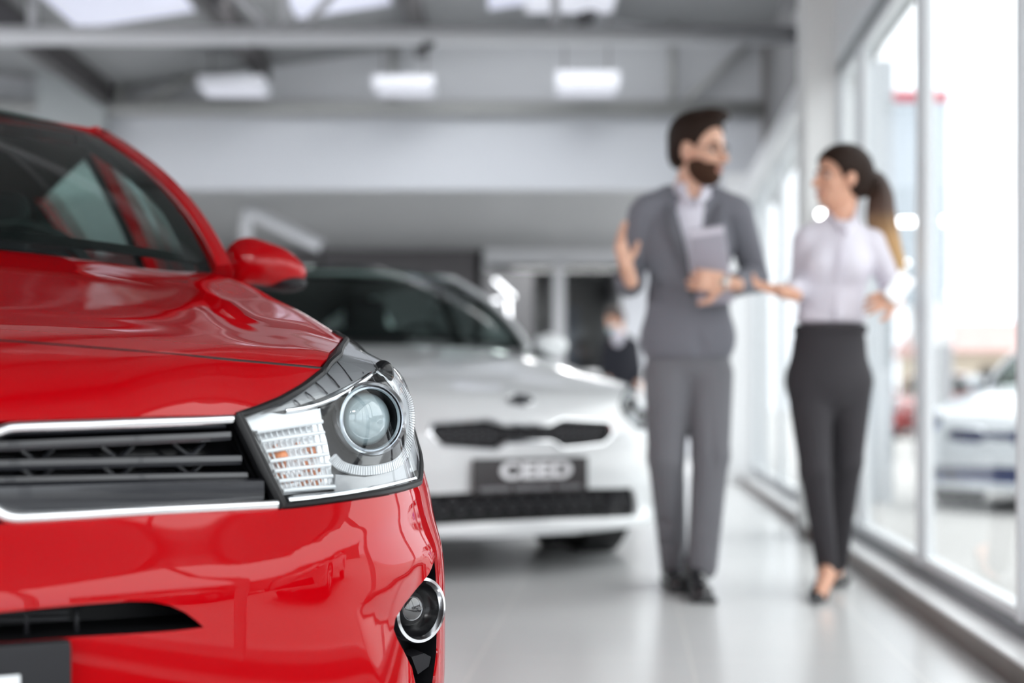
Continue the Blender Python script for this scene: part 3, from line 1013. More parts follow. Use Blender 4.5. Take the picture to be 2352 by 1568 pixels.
# fog lamp pocket
fogp = RB.at([(999, 1262), (996, 1290), (985, 1318), (958, 1350), (928, 1388), (908, 1420), (904, 1444), (912, 1466), (930, 1500), (946, 1532), (954, 1568)])
low = RB.frm('sph', A3([RB.to('sph', fogp[-1])[0] + [0.01, -.06], RB.to('sph', fogp[-1])[0] + [.10, -.07]]))
fog_r = RB.at([(1000, 1568), (1009, 1500), (1011, 1420), (1009, 1350), (1005, 1290)])
FG = np.vstack([fogp, low, fog_r])
FGs = RB.to('sph', FG)
bz = .20
bot = RB.frm('sph', A3([[a, math.atan2(bz - .45, 1.05)] for a in np.linspace(0, s_seam[-1][0], 12)]))
bot_s = RB.to('sph', bot)
seam_s = RB.to('sph', seam)
half = [tuple(p) for p in bot_s] + [tuple(p) for p in s_seam[::-1]] + [tuple(p) for p in RB.to('sph', np.vstack([HLo[-1:], corner]))[1:]] \
    + [tuple(p) for p in RB.to('sph', hl_low)] + [tuple(p) for p in RB.to('sph', hl_left)[1:]] + [tuple(p) for p in RB.to('sph', hl_up)[1:-1]] + [tuple(p) for p in seam_s[::-1]]
fullb = half + [(-x, y) for x, y in half[::-1][1:-1]]
RB.panel('front_bumper', 'sph', fullb, M_red, step=.0125, gap=.0018, mirror=False,
         holes=[grille_hole, intake_hole, FGs, (FGs * A3([-1, 1]))[::-1]], thick=.005)

# fenders, doors and quarters
wc, wr = (.85, .315), .365
arch = [(wc[0] + wr * math.cos(a), wc[1] + wr * math.sin(a)) for a in np.linspace(math.radians(199), math.radians(-19), 26)]
wc2 = (3.42, .315)
arch2 = [(wc2[0] + wr * math.cos(a), wc2[1] + wr * math.sin(a)) for a in np.linspace(math.radians(199), math.radians(-19), 26)]
sp = [tuple(p) for p in side_seam[::-1, 1:]] + [(.50, .685)] + [(p[1], p[2]) for p in HLo[::-1]][1:-13] + [(.70, .862)] + [(p[1], p[2]) for p in KS]
fender = sp + [(1.28, .96), (1.25, .6), (1.24, .22)] + arch[::-1]
fender = [(.52, .20)] + fender[1:]
RB.panel('front_fender', 'side', fender, M_red, step=.025, gap=.0015)
kk = KS[-1]
RB.panel('front_door', 'side', [(1.24, .22), (1.25, .6), (1.28, .96), (1.33, kk[2]), (1.4, 1.0), (2.25, 1.0), (2.28, .6), (2.22, .22)], M_red, step=.04, gap=.002)
RB.panel('rear_door', 'side', [(2.22, .22), (2.28, .6), (2.25, 1.0), (3.1, 1.0), (3.12, .8), (3.0, .64), (2.98, .22)], M_red, step=.04, gap=.002)
RB.panel('rear_quarter', 'side', [(2.98, .22), (3.0, .64), (3.12, .8), (3.1, 1.0), (3.98, 1.0), (4.02, .7), (3.98, .24)] + arch2[::-1], M_red, step=.04, gap=.002)
MB().box(-.80, .80, 3.98, 4.05, .24, 1.05).build('tailgate', M_red, red)
MB().box(-.70, .70, .35, 3.95, .20, .26).build('underbody', M_black, red)
for sg in (1, -1):
    wheel(red, sg * .745, .85, sg=sg)
    wheel(red, sg * .745, 3.42, sg=sg)
    MB().lathe([(.37, -.11), (.37, .1)], (sg * .73, .85, .33), (1, 0, 0), 40).build('wheel_arch_liner', M_black, red, smooth=True)

# black surrounds inside the two openings
def surround(name, hole, ins, depth, m, parent=None):
    e0 = RB.frm('sph', inset(resample(hole, .015), ins))
    n = len(e0)
    q = MB().add(np.vstack([e0 - RB.normal(e0) * .0015, e0 + A3([0, depth, 0])]).tolist(), [(i, (i + 1) % n, n + (i + 1) % n, n + i) for i in range(n)])
    return q.build(name, m, parent or red, smooth=True)
surround('grille_surround', grille_hole, .0012, .055, M_blackg)
surround('intake_surround', intake_hole, .0012, .12, M_black)

# chrome frame strips of the grille
def strip_on(name, up, lo, m, parent, out=.010, rnd=5, n=60, split=False):
    """raised strip between two measured edge lines (arrays of 3D points), both halves"""
    U = A3([spl for spl in spline(up, 6)])
    L = A3([spl for spl in spline(lo, 6)])
    def eq(P):
        d = np.concatenate([[0], np.cumsum(np.linalg.norm(np.diff(P, axis=0), axis=1))])
        q = np.linspace(0, d[-1], n)
        return np.stack([np.interp(q, d, P[:, i]) for i in range(3)], 1)
    U, L = eq(U), eq(L)
    N = RB.normal((U + L) / 2)
    rows = []
    for k in range(rnd + 1):
        w = k / rnd
        h = out * (math.sin(math.pi * w)) ** .45
        rows.append(U + (L - U) * w + N * h)
    P = A3(rows).transpose(1, 0, 2)
    back = [(U - N * .01), (L - N * .01)]
    P = np.concatenate([back[0][:, None], P, back[1][:, None]], 1)
    mb = MB()
    for sg in (1, -1):
        r, c = P.shape[:2]
        V = (P * A3([sg, 1, 1])).reshape(-1, 3).tolist()
        F = [(i * c + j, i * c + (j + 1) % c, (i + 1) * c + (j + 1) % c, (i + 1) * c + j) for i in range(r - 1) for j in range(c)]
        F += [tuple(range(c)), tuple((r - 1) * c + j for j in range(c))]
        mb.add(V, F)
        if split:
            mb.build(name, m, parent, smooth=True, angle=math.radians(50))
            mb = MB()
    return None if split else mb.build(name, m, parent, smooth=True, angle=math.radians(50))
t0 = chs[-1][1]
grille = grid = None
back_poly = [tuple(p) for p in inset(resample(grille_hole, .02), -.004)]
gb = RB.panel('grille', 'sph', back_poly, M_blackg, step=.02, mirror=False, shift=(0, .055, 0), thick=0)[0]
cu = RB.at([(530, 951), (450, 954), (300, 958.5), (150, 963), (50, 967), (14, 970), (0, 976)])
cl = RB.at([(530, 977), (450, 981), (300, 986), (150, 991), (50, 994), (20, 997), (0, 1004)])
dn = A3([0, 0, -.012])
cu2 = np.vstack([cu, [cu[-1] * A3([.88, 1, 1]) + dn * .6, cu[-1] * A3([.8, 1, 1]) + dn * .8, A3([0, cu[-1][1] - .004, cu[-1][2]]) + dn]])
cl2 = np.vstack([cl, [cl[-1] * A3([.88, 1, 1]) + dn * .6, cl[-1] * A3([.8, 1, 1]) + dn * .8, A3([0, cl[-1][1] - .004, cl[-1][2]]) + dn]])
strip_on('chrome_trim', cu2, cl2, M_chrome, gb, .008)
bu = RB.at([(632, 1148), (500, 1152), (300, 1160), (150, 1167), (60, 1170), (25, 1168), (0, 1158)])
bl = RB.at([(637, 1171), (500, 1179), (300, 1190), (150, 1199), (60, 1204), (25, 1204), (0, 1198)])
up_ = A3([0, 0, .010])
bu2 = np.vstack([bu, [bu[-1] * A3([.85, 1, 1]) + up_ * .8, A3([0, bu[-1][1] - .004, bu[-1][2]]) + up_]])
bl2 = np.vstack([bl, [bl[-1] * A3([.85, 1, 1]) + up_ * .8, A3([0, bl[-1][1] - .004, bl[-1][2]]) + up_]])
strip_on('chrome_trim', bu2, bl2, M_chrome, gb, .008)
# horizontal slats
def slat(ya, yb, x1, th, dep, m=M_blackg, xr=None):
    px = [(0, ya), (150, ya + (yb - ya) * .28), (300, ya + (yb - ya) * .55), (450, ya + (yb - ya) * .82), (x1, yb)]
    P = RB.at(px)
    P = np.vstack([[0, P[0][1] - .005, P[0][2]], [.08, P[0][1] - .003, P[0][2]], P])
    P[:, 1] += dep
    P = spline(P, 4)
    P = np.vstack([(P * A3([-1, 1, 1]))[::-1][:-1], P])
    mb = MB()
    sec = [(-.5, 0), (-.42, -.9), (.1, -1.05), (.5, -.8), (.5, 1.2), (-.5, 1.2)]
    n = len(sec)
    V, F = [], []
    for p in P:
        for (a, b) in sec: V.append((p[0], p[1] + b * .012, p[2] - a * th))
    for i in range(len(P) - 1):
        for k in range(n): F.append((i * n + k, i * n + (k + 1) % n, (i + 1) * n + (k + 1) % n, (i + 1) * n + k))
    F += [tuple(range(n)), tuple((len(P) - 1) * n + k for k in range(n))]
    mb.add(V, F)
    return mb.build('grille_slat', m, gb, smooth=True, angle=math.radians(25))
M_slat = mat('grey_black_slat', (0.022, 0.023, 0.028), 0.28, coat=.3)
slat(1024, 1000, 530, .012, .010, M_slat)
slat(1068, 1056, 558, .013, .018, M_slat)
slat(1106, 1094, 575, .011, .024, M_slat)
slat(1143, 1126, 606, .030, .010, M_slat)
for (x, y) in ((95, 1060), (282, 1052), (447, 1045), (95, 1102), (282, 1096), (447, 1088)):
    P = RB.at([(x - 38, y - 24), (x - 6, y), (x + 6, y), (x + 34, y - 26)])
    P[:, 1] += .03
    vb = MB()
    vb.tube(P, .0032, 6)
    P2 = P * A3([-1, 1, 1])
    vb.build('grille_bracket', M_slat, gb, smooth=True)
    MB().tube(P2, .0032, 6).build('grille_bracket', M_slat, gb, smooth=True)

# lower intake insert and number plate carrier
ib = RB.panel('air_intake', 'sph', [tuple(p) for p in inset(resample(intake_hole, .02), -.006)], M_black, step=.02, mirror=False, shift=(0, .12, 0), thick=0)[0]
for (y0, y1) in ((1418, 1412), (1432, 1427)):
    P = RB.at([(0, y0), (80, (y0 + y1) / 2), (165, y1)])
    P[:, 1] += .03
    P = np.vstack([P[0] * A3([0, 1, 1]), P])
    P = np.vstack([(P * A3([-1, 1, 1]))[::-1][:-1], P])
    MB().tube(P, .003, 6).build('intake_bar', M_satin, ib, smooth=True)
for x in (68, 185):
    P = RB.at([(x, 1398), (x, 1468)]); P[:, 1] += .03
    MB().tube(P, .003, 6).build('intake_bar', M_satin, ib, smooth=True)
# carrier: right edge and top edge measured on a plane just ahead of the bumper
pc = RB.flat([(165, 1468), (165, 1568), (45, 1545)], -.012)
xr, zt_ = pc[0][0], pc[0][2]
plate = MB().rbox((0, -.004, zt_ - .065), (2 * xr, .028, .13), bevel=.010).build('number_plate_carrier', M_satin, red, smooth=True)
xi, zi = pc[2][0], pc[2][2]
MB().rbox((0, -.020, zi - .045), (2 * xi, .006, .09), bevel=.0025).build('number_plate', mat('plate_white', (.78, .80, .82), .35), red, smooth=True)

M_bowl = mat('pale_silver_bowl', (0.92, 0.94, 0.96), 0.25, metal=0.35, coat=.5)
# ---- headlight (near side) and its twin
hl_e = bpy.data.objects.new('headlight', None); C.objects.link(hl_e); hl_e.parent = red
hl_f = bpy.data.objects.new('headlight', None); C.objects.link(hl_f); hl_f.parent = red
hls = [tuple(p) for p in HLs]
lens = RB.panel('lens_cover', 'sph', hls, M_lens, parent=hl_e, step=.012, gap=.004, off=.0015, thick=0, mirror=False)[0]
SH = A3([-.030, .110, 0])
bb = RB.panel('reflector_bowl', 'sph', hls, M_bowl, parent=hl_e, step=.02, gap=.004, shift=tuple(SH), thick=0, mirror=False)[0]
edge = RB.frm('sph', inset(resample(hls, .015), .004))
nE = len(edge)
wall = MB().add(np.vstack([edge, edge + SH]).tolist(), [(i, (i + 1) % nE, nE + (i + 1) % nE, nE + i) for i in range(nE)])
wall.build('lamp_housing', M_satin, hl_e, smooth=True)
gk = MB().tube(RB.frm('sph', inset(resample(hls, .012), .003)), .0055, 8, closed=True)
gk.build('lamp_seal', M_black, hl_e, smooth=True)
ua = RB.at([(537, 955), (560, 1000), (591, 1066), (619, 1122), (641, 1171)])
ub = RB.at([(546, 950), (570, 1000), (600, 1063), (630, 1122), (653, 1168)])
strip_on('grille_end_trim', ua, ub, M_black, red, .006, n=24, split=True)
lf = RB.at([(541, 953), (565, 1000), (597, 1066), (625, 1120), (648, 1166)])
MB().tube(spline(lf, 6), .006, 10).build('lamp_edge_trim', M_black, hl_e, smooth=True)
M_bez = mat('satin_grey_bezel', (0.34, 0.345, 0.355), 0.3, metal=.5)
M_drl = mat('white_light_guide', (0.86, 0.88, 0.90), 0.25, coat=.5)
M_clearp = mat('clear_prism', (0.80, 0.82, 0.84), 0.12, coat=.6)
M_amber = mat('amber_bulb', (0.75, 0.22, 0.05), 0.3)
M_gunm = mat('gunmetal_mask', (0.022, 0.022, 0.026), 0.22, coat=.3)
def hp(pts): return [tuple(p) for p in RB.to('sph', RB.at(pts))]
up_poly = hp([(600, 950), (650, 930), (700, 896), (744, 856), (776, 812), (798, 784), (840, 798), (880, 828), (850, 852), (800, 884), (740, 912), (660, 940)])
RB.panel('upper_bezel', 'sph', up_poly, M_bez, parent=hl_e, step=.012, shift=(.005, .017, 0), thick=.004, mirror=False)
ra = RB.at([(676, 918), (702, 900), (726, 878), (750, 854), (772, 826), (792, 798), (815, 790)])
rbp = RB.at([(690, 930), (724, 917), (754, 904), (782, 890), (810, 874), (836, 856), (862, 838)])
for a, b in zip(ra, rbp):
    q = A3([.0045, .0155, 0])
    MB().tube([a + q, (a + b) / 2 + q + A3([0, -.003, 0]), b + q], .0012, 5).build('bezel_rib', M_gunm, hl_e, smooth=True)
st = RB.at([(655, 944), (700, 937), (750, 922), (800, 897), (850, 864), (886, 834)]) + A3([.005, .017, 0])
MB().tube(spline(st, 5), .0035, 8).build('bezel_edge', M_chrome, hl_e, smooth=True)
# side spear of the bowl
sd_poly = hp([(886, 834), (915, 862), (938, 905), (952, 955), (958, 1010), (960, 1080), (948, 1086), (940, 1000), (928, 930), (905, 885), (868, 850)])
RB.panel('side_reflector', 'sph', sd_poly, M_bowl, parent=hl_e, step=.014, shift=(.006, .020, 0), thick=.003, mirror=False)
mk_poly = hp([(738, 928), (790, 906), (850, 874), (905, 890), (930, 940), (936, 1000), (922, 1045), (880, 1066), (800, 1070), (765, 1040), (748, 990)])
RB.panel('projector_mask', 'sph', mk_poly, M_gunm, parent=hl_e, step=.014, shift=(.022, .080, -.004), thick=.003, mirror=False)
pc_ = RB.at([(848, 962)], depth=.040)[0]
axp = A3([.06, -1, .02]); axp /= np.linalg.norm(axp)
pj = MB()
pj.lathe([(.0500, .012), (.0535, .016), (.0555, .010), (.0560, .0), (.0545, -.012), (.050, -.012), (.0488, .0), (.0500, .012)], pc_, axp, 64)
pj.build('projector_ring', M_chrome, hl_e, smooth=True)
MB().lathe([(.0485, .006), (.0455, .010), (.0435, .004), (.0430, -.01), (.0480, -.01), (.0485, .006)], pc_, axp, 64).build('projector_ring', M_silver, hl_e, smooth=True)
MB().lathe([(.043, .004), (.042, -.02), (.040, -.045), (0, -.05)], pc_, axp, 48).build('projector_tube', M_blackg, hl_e, smooth=True)
dome = [(.0405 * math.cos(a), -.018 + .024 * math.sin(a)) for a in np.linspace(0, math.pi / 2, 12)]
MB().lathe([(.041, -.024)] + dome, pc_, axp, 48).build('projector_lens', mat('milky_lens_sheen', (.34, .42, .44), .04, coat=1.0, spec=1.0), hl_e, smooth=True)  # milky reflection on the lens put into its pale base colour
# daytime light guide: flat ribbed band bending round the projector
dp = spline(RB.at([(764, 1050), (785, 1070), (825, 1081), (870, 1078), (908, 1066), (930, 1042), (940, 1000), (942, 955), (936, 918), (918, 888)], depth=.028), 8)
dn_ = np.gradient(dp, axis=0); dn_ /= np.linalg.norm(dn_, axis=1)[:, None]
fdir = A3([.10, -1, .05])
dr = MB()
V, F = [], []
for i, (p, d) in enumerate(zip(dp, dn_)):
    w_ = np.cross(d, fdir); w_ /= np.linalg.norm(w_)
    for q, e in ((-.0075, 0), (-.006, .004), (.006, .004), (.0075, 0), (.006, -.006), (-.006, -.006)):
        V.append(p + w_ * q + fdir * e)
for i in range(len(dp) - 1):
    for k in range(6): F.append((i * 6 + k, i * 6 + (k + 1) % 6, (i + 1) * 6 + (k + 1) % 6, (i + 1) * 6 + k))
F += [tuple(range(6)), tuple((len(dp) - 1) * 6 + k for k in range(6))]
dr.add(V, F).build('daytime_light_strip', M_drl, hl_e)
rbm = MB()
dp0, dn0 = dp, dn_
dp = spline(dp0[::2], 4); dn_ = np.gradient(dp, axis=0); dn_ /= np.linalg.norm(dn_, axis=1)[:, None]
for i in range(2, len(dp) - 2, 2):
    w_ = np.cross(dn_[i], fdir); w_ /= np.linalg.norm(w_)
    rbm.tube([dp[i] - w_ * .0066 + fdir * .0048, dp[i] + w_ * .0066 + fdir * .0048], .00045, 4)
rbm.build('light_strip_ribs', M_bez, hl_e)
# indicator
tp = hp([(582, 990), (660, 976), (738, 966), (752, 1010), (762, 1060), (769, 1124), (712, 1130), (655, 1132), (622, 1064)])
ti = RB.panel('turn_signal', 'sph', tp, M_bowl, parent=hl_e, step=.014, shift=(.014, .046, -.002), thick=.003, mirror=False)[0]
QI = A3([.008, .026, -.0015])
for k in range(7):
    f = k / 6
    a = (586 + 62 * f, 990 + 138 * f); b = (739 + 29 * f, 966 + 152 * f)
    P = RB.at([a, ((a[0] + b[0]) / 2, (a[1] + b[1]) / 2 - 1), b]) + QI
    MB().tube(spline(P, 5), .0036 if k not in (0, 6) else .0045, 8, flat=(.8, 1.0)).build('prism_rib', M_clearp, ti, smooth=True)
vb = MB()
for k in range(11):
    g_ = (k + .5) / 11
    P = RB.at([(586 + 153 * g_, 990 - 24 * g_), (617 + 137 * g_, 1059 - 17 * g_), (648 + 120 * g_, 1128 - 10 * g_)]) + QI + A3([0, .008, 0])
    vb.tube(P, .0016, 6)
vb.build('prism_columns', M_clearp, ti, smooth=True)
rnd = random.Random(5)
am = MB()
for k in range(34):
    f, g_ = rnd.uniform(.30, .93), rnd.uniform(.06, .86)
    x = 586 + 62 * f + (153 - 33 * f) * g_
    y = 990 + 138 * f - (24 - 14 * f) * g_
    P = RB.at([(x, y)])[0] + QI + A3([0, .014, 0])
    am.rbox(P, (rnd.uniform(.003, .011), .003, rnd.uniform(.005, .010)), bevel=.001)
am.build('amber_reflections', M_amber, ti)
blb = Skin(RB.at([(670, 1050)])[0] + A3([-.04, .0, -.04]), RB.at([(670, 1050)])[0] + A3([.04, .09, .04]), .003)
pb = RB.at([(676, 1052)])[0] + A3([-.01, .04, 0])
blb.ell(pb, (.013, .016, .013)).mesh('bulb', M_amber, ti)
rp_ = hp([(556, 962), (600, 944), (650, 950), (736, 936), (740, 964), (660, 974), (584, 988), (570, 985)])
RB.panel('inner_reflector', 'sph', rp_, M_clearp, parent=hl_e, step=.014, shift=(.006, .020, -.001), thick=.003, mirror=False)
# foot of the lamp
fp = hp([(668, 1140), (770, 1132), (772, 1092), (840, 1098), (905, 1084), (945, 1050), (956, 1098), (900, 1118), (800, 1136), (700, 1148)])
RB.panel('lower_bezel', 'sph', fp, M_bez, parent=hl_e, step=.014, shift=(.009, .029, 0), thick=.003, mirror=False)
st = RB.at([(662, 1151), (720, 1145), (800, 1134), (880, 1119), (954, 1100)]) + A3([.003, .011, 0])
MB().tube(spline(st, 5), .0045, 8).build('lower_edge', M_chrome, hl_e, smooth=True)
dk = RB.at([(880, 856)], depth=.03)[0]
Skin(dk - .05, dk + .05, .003).ell(dk, (.018, .012, .020), k=.004).mesh('sensor_cap', M_blackg, hl_e)
for o in [q for q in hl_e.children]:
    def cp(o, par):
        c = o.copy(); c.parent = par; C.objects.link(c)
        for ch in o.children: cp(ch, c)
    cp(o, hl_f)
hl_f.scale = (-1, 1, 1)

# ---- fog lamp
fpk = RB.panel('fog_lamp_pocket', 'sph', [tuple(p) for p in inset(resample(FGs, .02), -.004)], M_black, step=.02, shift=(-.02, .07, 0), thick=0)
fpk = fpk[0]
ed = RB.frm('sph', resample(FGs, .015))
nE = len(ed)
for sg in (1, -1):
    wl_ = MB().add((np.vstack([ed - RB.normal(ed) * .004, ed + A3([-.02, .07, 0])]) * A3([sg, 1, 1])).tolist(), [(i, (i + 1) % nE, nE + (i + 1) % nE, nE + i) for i in range(nE)])
    wl_.build('pocket_wall', M_satin, red, smooth=True)
fc = RB.at([(958, 1399)], depth=.018)[0]
axf = A3([.36, -1, .0]); axf /= np.linalg.norm(axf)
for sg in (1, -1):
    fl = bpy.data.objects.new('fog_lamp', None); C.objects.link(fl); fl.parent = red
    mir = A3([sg, 1, 1])
    MB().lathe([(.0405, .004), (.0440, .011), (.0485, .010), (.0505, .002), (.0495, -.012), (.0405, -.012), (.0405, .004)], fc * mir, axf * mir, 64).build('fog_lamp_ring', M_chrome, fl, smooth=True)
    MB().lathe([(.0405, .002), (.037, -.006), (.030, -.016), (.026, -.018), (.026, -.03), (0, -.03)], fc * mir, axf * mir, 64).build('fog_lamp_bezel', M_blackg, fl, smooth=True)
    d_ = [(.0265 * math.cos(a), -.020 + .022 * math.sin(a)) for a in np.linspace(0, math.pi / 2, 10)]
    MB().lathe([(.0265, -.026)] + d_, fc * mir, axf * mir, 48).build('fog_lamp_lens', mat('fog_glass', (.03, .03, .032), .02, coat=1.0, spec=1.0), fl, smooth=True)
fin = RB.at([(945, 1508), (975, 1500), (990, 1508), (985, 1530), (960, 1548)], depth=.03)
MB().add(np.vstack([fin, fin + A3([0, .05, .0])]).tolist(), [(0, 1, 2, 3, 4), (9, 8, 7, 6, 5)] + [(i, (i + 1) % 5, 5 + (i + 1) % 5, 5 + i) for i in range(5)]).build('pocket_fin', M_satin, red)

# ---- cabin of the red car
KR = dict(wb=.715, wt=.55, tb=1.10, tt=1.80, cb=.23, ct=.13, zb=1.045, zt=1.435, db=.02, dt=.03, bulge=.020, frit=.075, bow=.10,
          rail=[(.585, 2.3, 1.437), (.575, 2.8, 1.43), (.55, 3.3, 1.39), (.50, 3.78, 1.30)],
          belt=[(.745, 1.33, 1.03), (.785, 1.7, 1.03), (.80, 2.3, 1.035), (.79, 3.0, 1.05), (.74, 3.55, 1.08), (.66, 3.95, 1.09)],
          doors=[(1.50, 2.25, 'f'), (2.36, 3.05, 'r')], posts=[(2.25, 2.36)], tend=3.78, zrear=1.06, paintpost=True)
cabin(red, M_red, KR)
# door mirror
mk = bpy.data.objects.new('door_mirror', None); C.objects.link(mk); mk.parent = red
mk['label'] = 'red door mirror'
def wpt(px, py, Y): 
    p = sight(px, py, Y)
    v = p - A3([-.711, 1.552, 0])
    c, s_ = math.cos(PSI_R), math.sin(PSI_R)
    return A3([v[0] * c + v[1] * s_, -v[0] * s_ + v[1] * c, v[2]])
YM = 3.33
lo = np.min([wpt(490, 520, YM - .15), wpt(730, 700, YM + .2)], 0) - .12
hi = np.max([wpt(490, 520, YM - .15), wpt(730, 700, YM + .2)], 0) + .12
mr = Skin(lo, hi, .005)
Rm = A3([[math.cos(-.15), -math.sin(-.15), 0], [math.sin(-.15), math.cos(-.15), 0], [0, 0, 1]])
mr.ell(wpt(568, 596, YM), (.052, .050, .052), k=.03)
mr.ell(wpt(615, 607, YM + .01), (.062, .052, .048), k=.03)
mr.ell(wpt(655, 625, YM + .03), (.050, .045, .034), k=.03)
mr.ell(wpt(548, 615, YM), (.030, .045, .042), k=.02)
cut = wpt(605, 600, YM + .12)
mr.box(cut + A3([0, .085, 0]), (.3, .10, .3), R=Rm, rd=.005, k=.008, cut=True)
mr.mesh('mirror_housing', M_red, mk)
ml = Skin(lo, hi, .005)
ml.ell(wpt(660, 650, YM + .03), (.046, .045, .022), k=.02).ell(wpt(600, 645, YM + .03), (.05, .04, .018), k=.02)
ml.cone(wpt(560, 640, YM + .02), wpt(520, 640, YM + .10), .020, .026, k=.02).cone(wpt(520, 640, YM + .10), wpt(495, 622, YM + .14), .024, .03, k=.02)
ml.mesh('mirror_foot', M_satin, mk)
gl = MB().rbox(wpt(612, 606, YM + .035) + A3([0, 0.012, 0]), (.11, .006, .06), R=Rm, bevel=.002)
gl.build('mirror_glass', M_chrome, mk)
mf = bpy.data.objects.new('door_mirror', None); C.objects.link(mf); mf.parent = red; mf.scale = (-1, 1, 1)
for o in list(mk.children):
    c = o.copy(); c.parent = mf; C.objects.link(c)
# ------------------------------------------------------------------ white car
PSI_W = math.radians(27)
WX, WY = .073, 5.87
white = thing('car', 'white hatchback with black showroom plate standing behind the red car', 'car', (WX, WY, 0), PSI_W)
def w_top(s, t):
    z = curve(t, [-.1, 0, .08, .2, .4, .7, 1.0, 1.3, 1.5, 4.4], [.60, .70, .745, .785, .84, .90, .955, 1.005, 1.03, 1.06])
    return z - .07 * (np.abs(s) / .85) ** 2.5
def w_front(s, z):
    a = np.abs(s)
    t = .22 * a ** 2 + .50 * a ** 6
    w = z - .60
    t = t + .45 * (np.sqrt(w * w + .02 ** 2) + w) / 2 + .15 * np.maximum(.45 - z, 0)
    return t - .028 * np.exp(-((z - .20) / .035) ** 2) * ss(.0, .1, .9 - a)
def w_G(P):
    s, t, z = P[..., 0], P[..., 1], P[..., 2]
    sd = np.abs(s) - (curve(z, [.1, .22, .40, .55, .65, .8, .95, 1.1], [.85, .885, .885, .872, .868, .858, .82, .76]) + .01 * ss(.5, 1.2, t))
    g = smax(w_front(s, z) - t, sd, .07)
    g = smax(g, z - w_top(s, t), .09)
    return np.maximum(np.maximum(g, t - 4.31), .168 - z)
WB = CarBody(w_G, WX, WY, PSI_W, white)
M_wpaint = mat('white_car_paint', (0.90, 0.925, 0.935), 0.3, coat=1.0, coat_rough=.03)
M_mesh = mat('honeycomb_black', (0.010, 0.010, 0.011), 0.5, spec=.25)
def mirr(h): return np.vstack([h, (h * A3([-1, 1]))[::-1]])
def wsph(pts): return WB.to('sph', WB.at(pts))
def centred(u): 
    u = u.copy(); u[0, 0] = 0; u[-1, 0] = 0
    return np.vstack([u, (u * A3([-1, 1]))[::-1][1:-1]])
wgr = centred(wsph([(1217, 976), (1262, 975), (1275, 968), (1292, 961), (1397, 967), (1403, 976), (1409, 990), (1400, 1008), (1386, 1020), (1330, 1027), (1290, 1030), (1278, 1021), (1264, 1014), (1217, 1014)]))
win = centred(wsph([(1217, 1124), (1350, 1122), (1454, 1120), (1462, 1140), (1468, 1172), (1462, 1183), (1440, 1186), (1330, 1190), (1217, 1194)]))
whl = WB.to('sph', np.vstack([WB.at([(1424, 928), (1432, 905), (1443, 888), (1460, 893)]), WB.frm('side', A3([[.52, .775], [.70, .80], [.66, .73], [.50, .675]])), WB.at([(1484, 984), (1466, 984), (1444, 966), (1430, 948)])]))
lowz = math.atan2(.175 - .45, 1.05)
ws_seam = WB.to('sph', WB.frm('side', A3([[.56, .20], [.57, .40], [.56, .66]])))
wk = WB.to('sph', WB.frm('top', A3([[.70, .52], [.62, .40], [.45, .30], [.25, .262], [0, .25]])))
w_bot = [(a, lowz + .0) for a in np.linspace(0, ws_seam[0][0], 10)]
wf = w_bot + [tuple(p) for p in ws_seam] + [tuple(p) for p in WB.to('sph', WB.frm('side', A3([[.66, .80]])))] + [tuple(p) for p in wk]
wfull = wf + [(-x, y) for x, y in wf[::-1][1:-1]]
WB.panel('front_bumper', 'sph', wfull, M_wpaint, step=.022, gap=.002, mirror=False, holes=[wgr, win, whl, (whl * A3([-1, 1]))[::-1]], thick=.02)
whood = [(0, .25), (.25, .262), (.45, .30), (.62, .40), (.70, .52), (.735, .70), (.74, 1.0), (.73, 1.42), (.5, 1.36), (.3, 1.31), (0, 1.28)]
WB.panel('hood', 'top', whood + [(-x, y) for x, y in whood[::-1][1:-1]], M_wpaint, step=.03, gap=.002, mirror=False)
wwc, wwr = (.90, .32), .37
warch = [(wwc[0] + wwr * math.cos(a), wwc[1] + wwr * math.sin(a)) for a in np.linspace(math.radians(202), math.radians(-22), 24)]
warch2 = [(x + 2.65, y) for x, y in warch]
zk = WB.frm('top', A3([[.735, .70], [.74, 1.0], [.73, 1.42]]))
WB.panel('front_fender', 'side', [(.56, .18), (.57, .40), (.56, .66), (.66, .80)] + [(.80, .86), (1.0, .90), (1.40, .955), (1.36, .6), (1.34, .22)] + warch[::-1], M_wpaint, step=.035, gap=.002)
# shoulder strip joining hood and fender
WB.panel('shoulder', 'sph', [tuple(p) for p in WB.to('sph', np.vstack([WB.frm('top', A3([[.70, .52], [.735, .70], [.74, .9]])), WB.frm('side', A3([[1.0, .90], [.80, .86], [.66, .80]]))]))], M_wpaint, step=.03, thick=.004)
grid_mesh('shoulder', np.stack([WB.frm('top', A3([[.739, t] for t in np.linspace(.88, 1.42, 10)])), WB.frm('side', A3([[t, v] for t, v in zip(np.linspace(.88, 1.42, 10), np.linspace(.875, .955, 10))]))]), M_wpaint, white)
grid_mesh('shoulder', np.stack([WB.frm('top', A3([[.739, t] for t in np.linspace(.88, 1.42, 10)])), WB.frm('side', A3([[t, v] for t, v in zip(np.linspace(.88, 1.42, 10), np.linspace(.875, .955, 10))]))]) * A3([-1, 1, 1]), M_wpaint, white)
WB.panel('front_door', 'side', [(1.34, .22), (1.36, .6), (1.40, .955), (1.5, .99), (2.4, 1.0), (2.4, .22)], M_wpaint, step=.06, gap=.002)
WB.panel('rear_door', 'side', [(2.4, .22), (2.4, 1.0), (3.3, 1.0), (3.28, .8), (3.14, .6), (3.12, .22)], M_wpaint, step=.06, gap=.002)
WB.panel('rear_quarter', 'side', [(3.12, .22), (3.14, .6), (3.28, .8), (3.3, 1.0), (4.2, 1.0), (4.26, .7), (4.2, .24)] + warch2[::-1], M_wpaint, step=.06, gap=.002)
MB().box(-.82, .82, 4.2, 4.3, .24, 1.05).build('tailgate', M_wpaint, white)
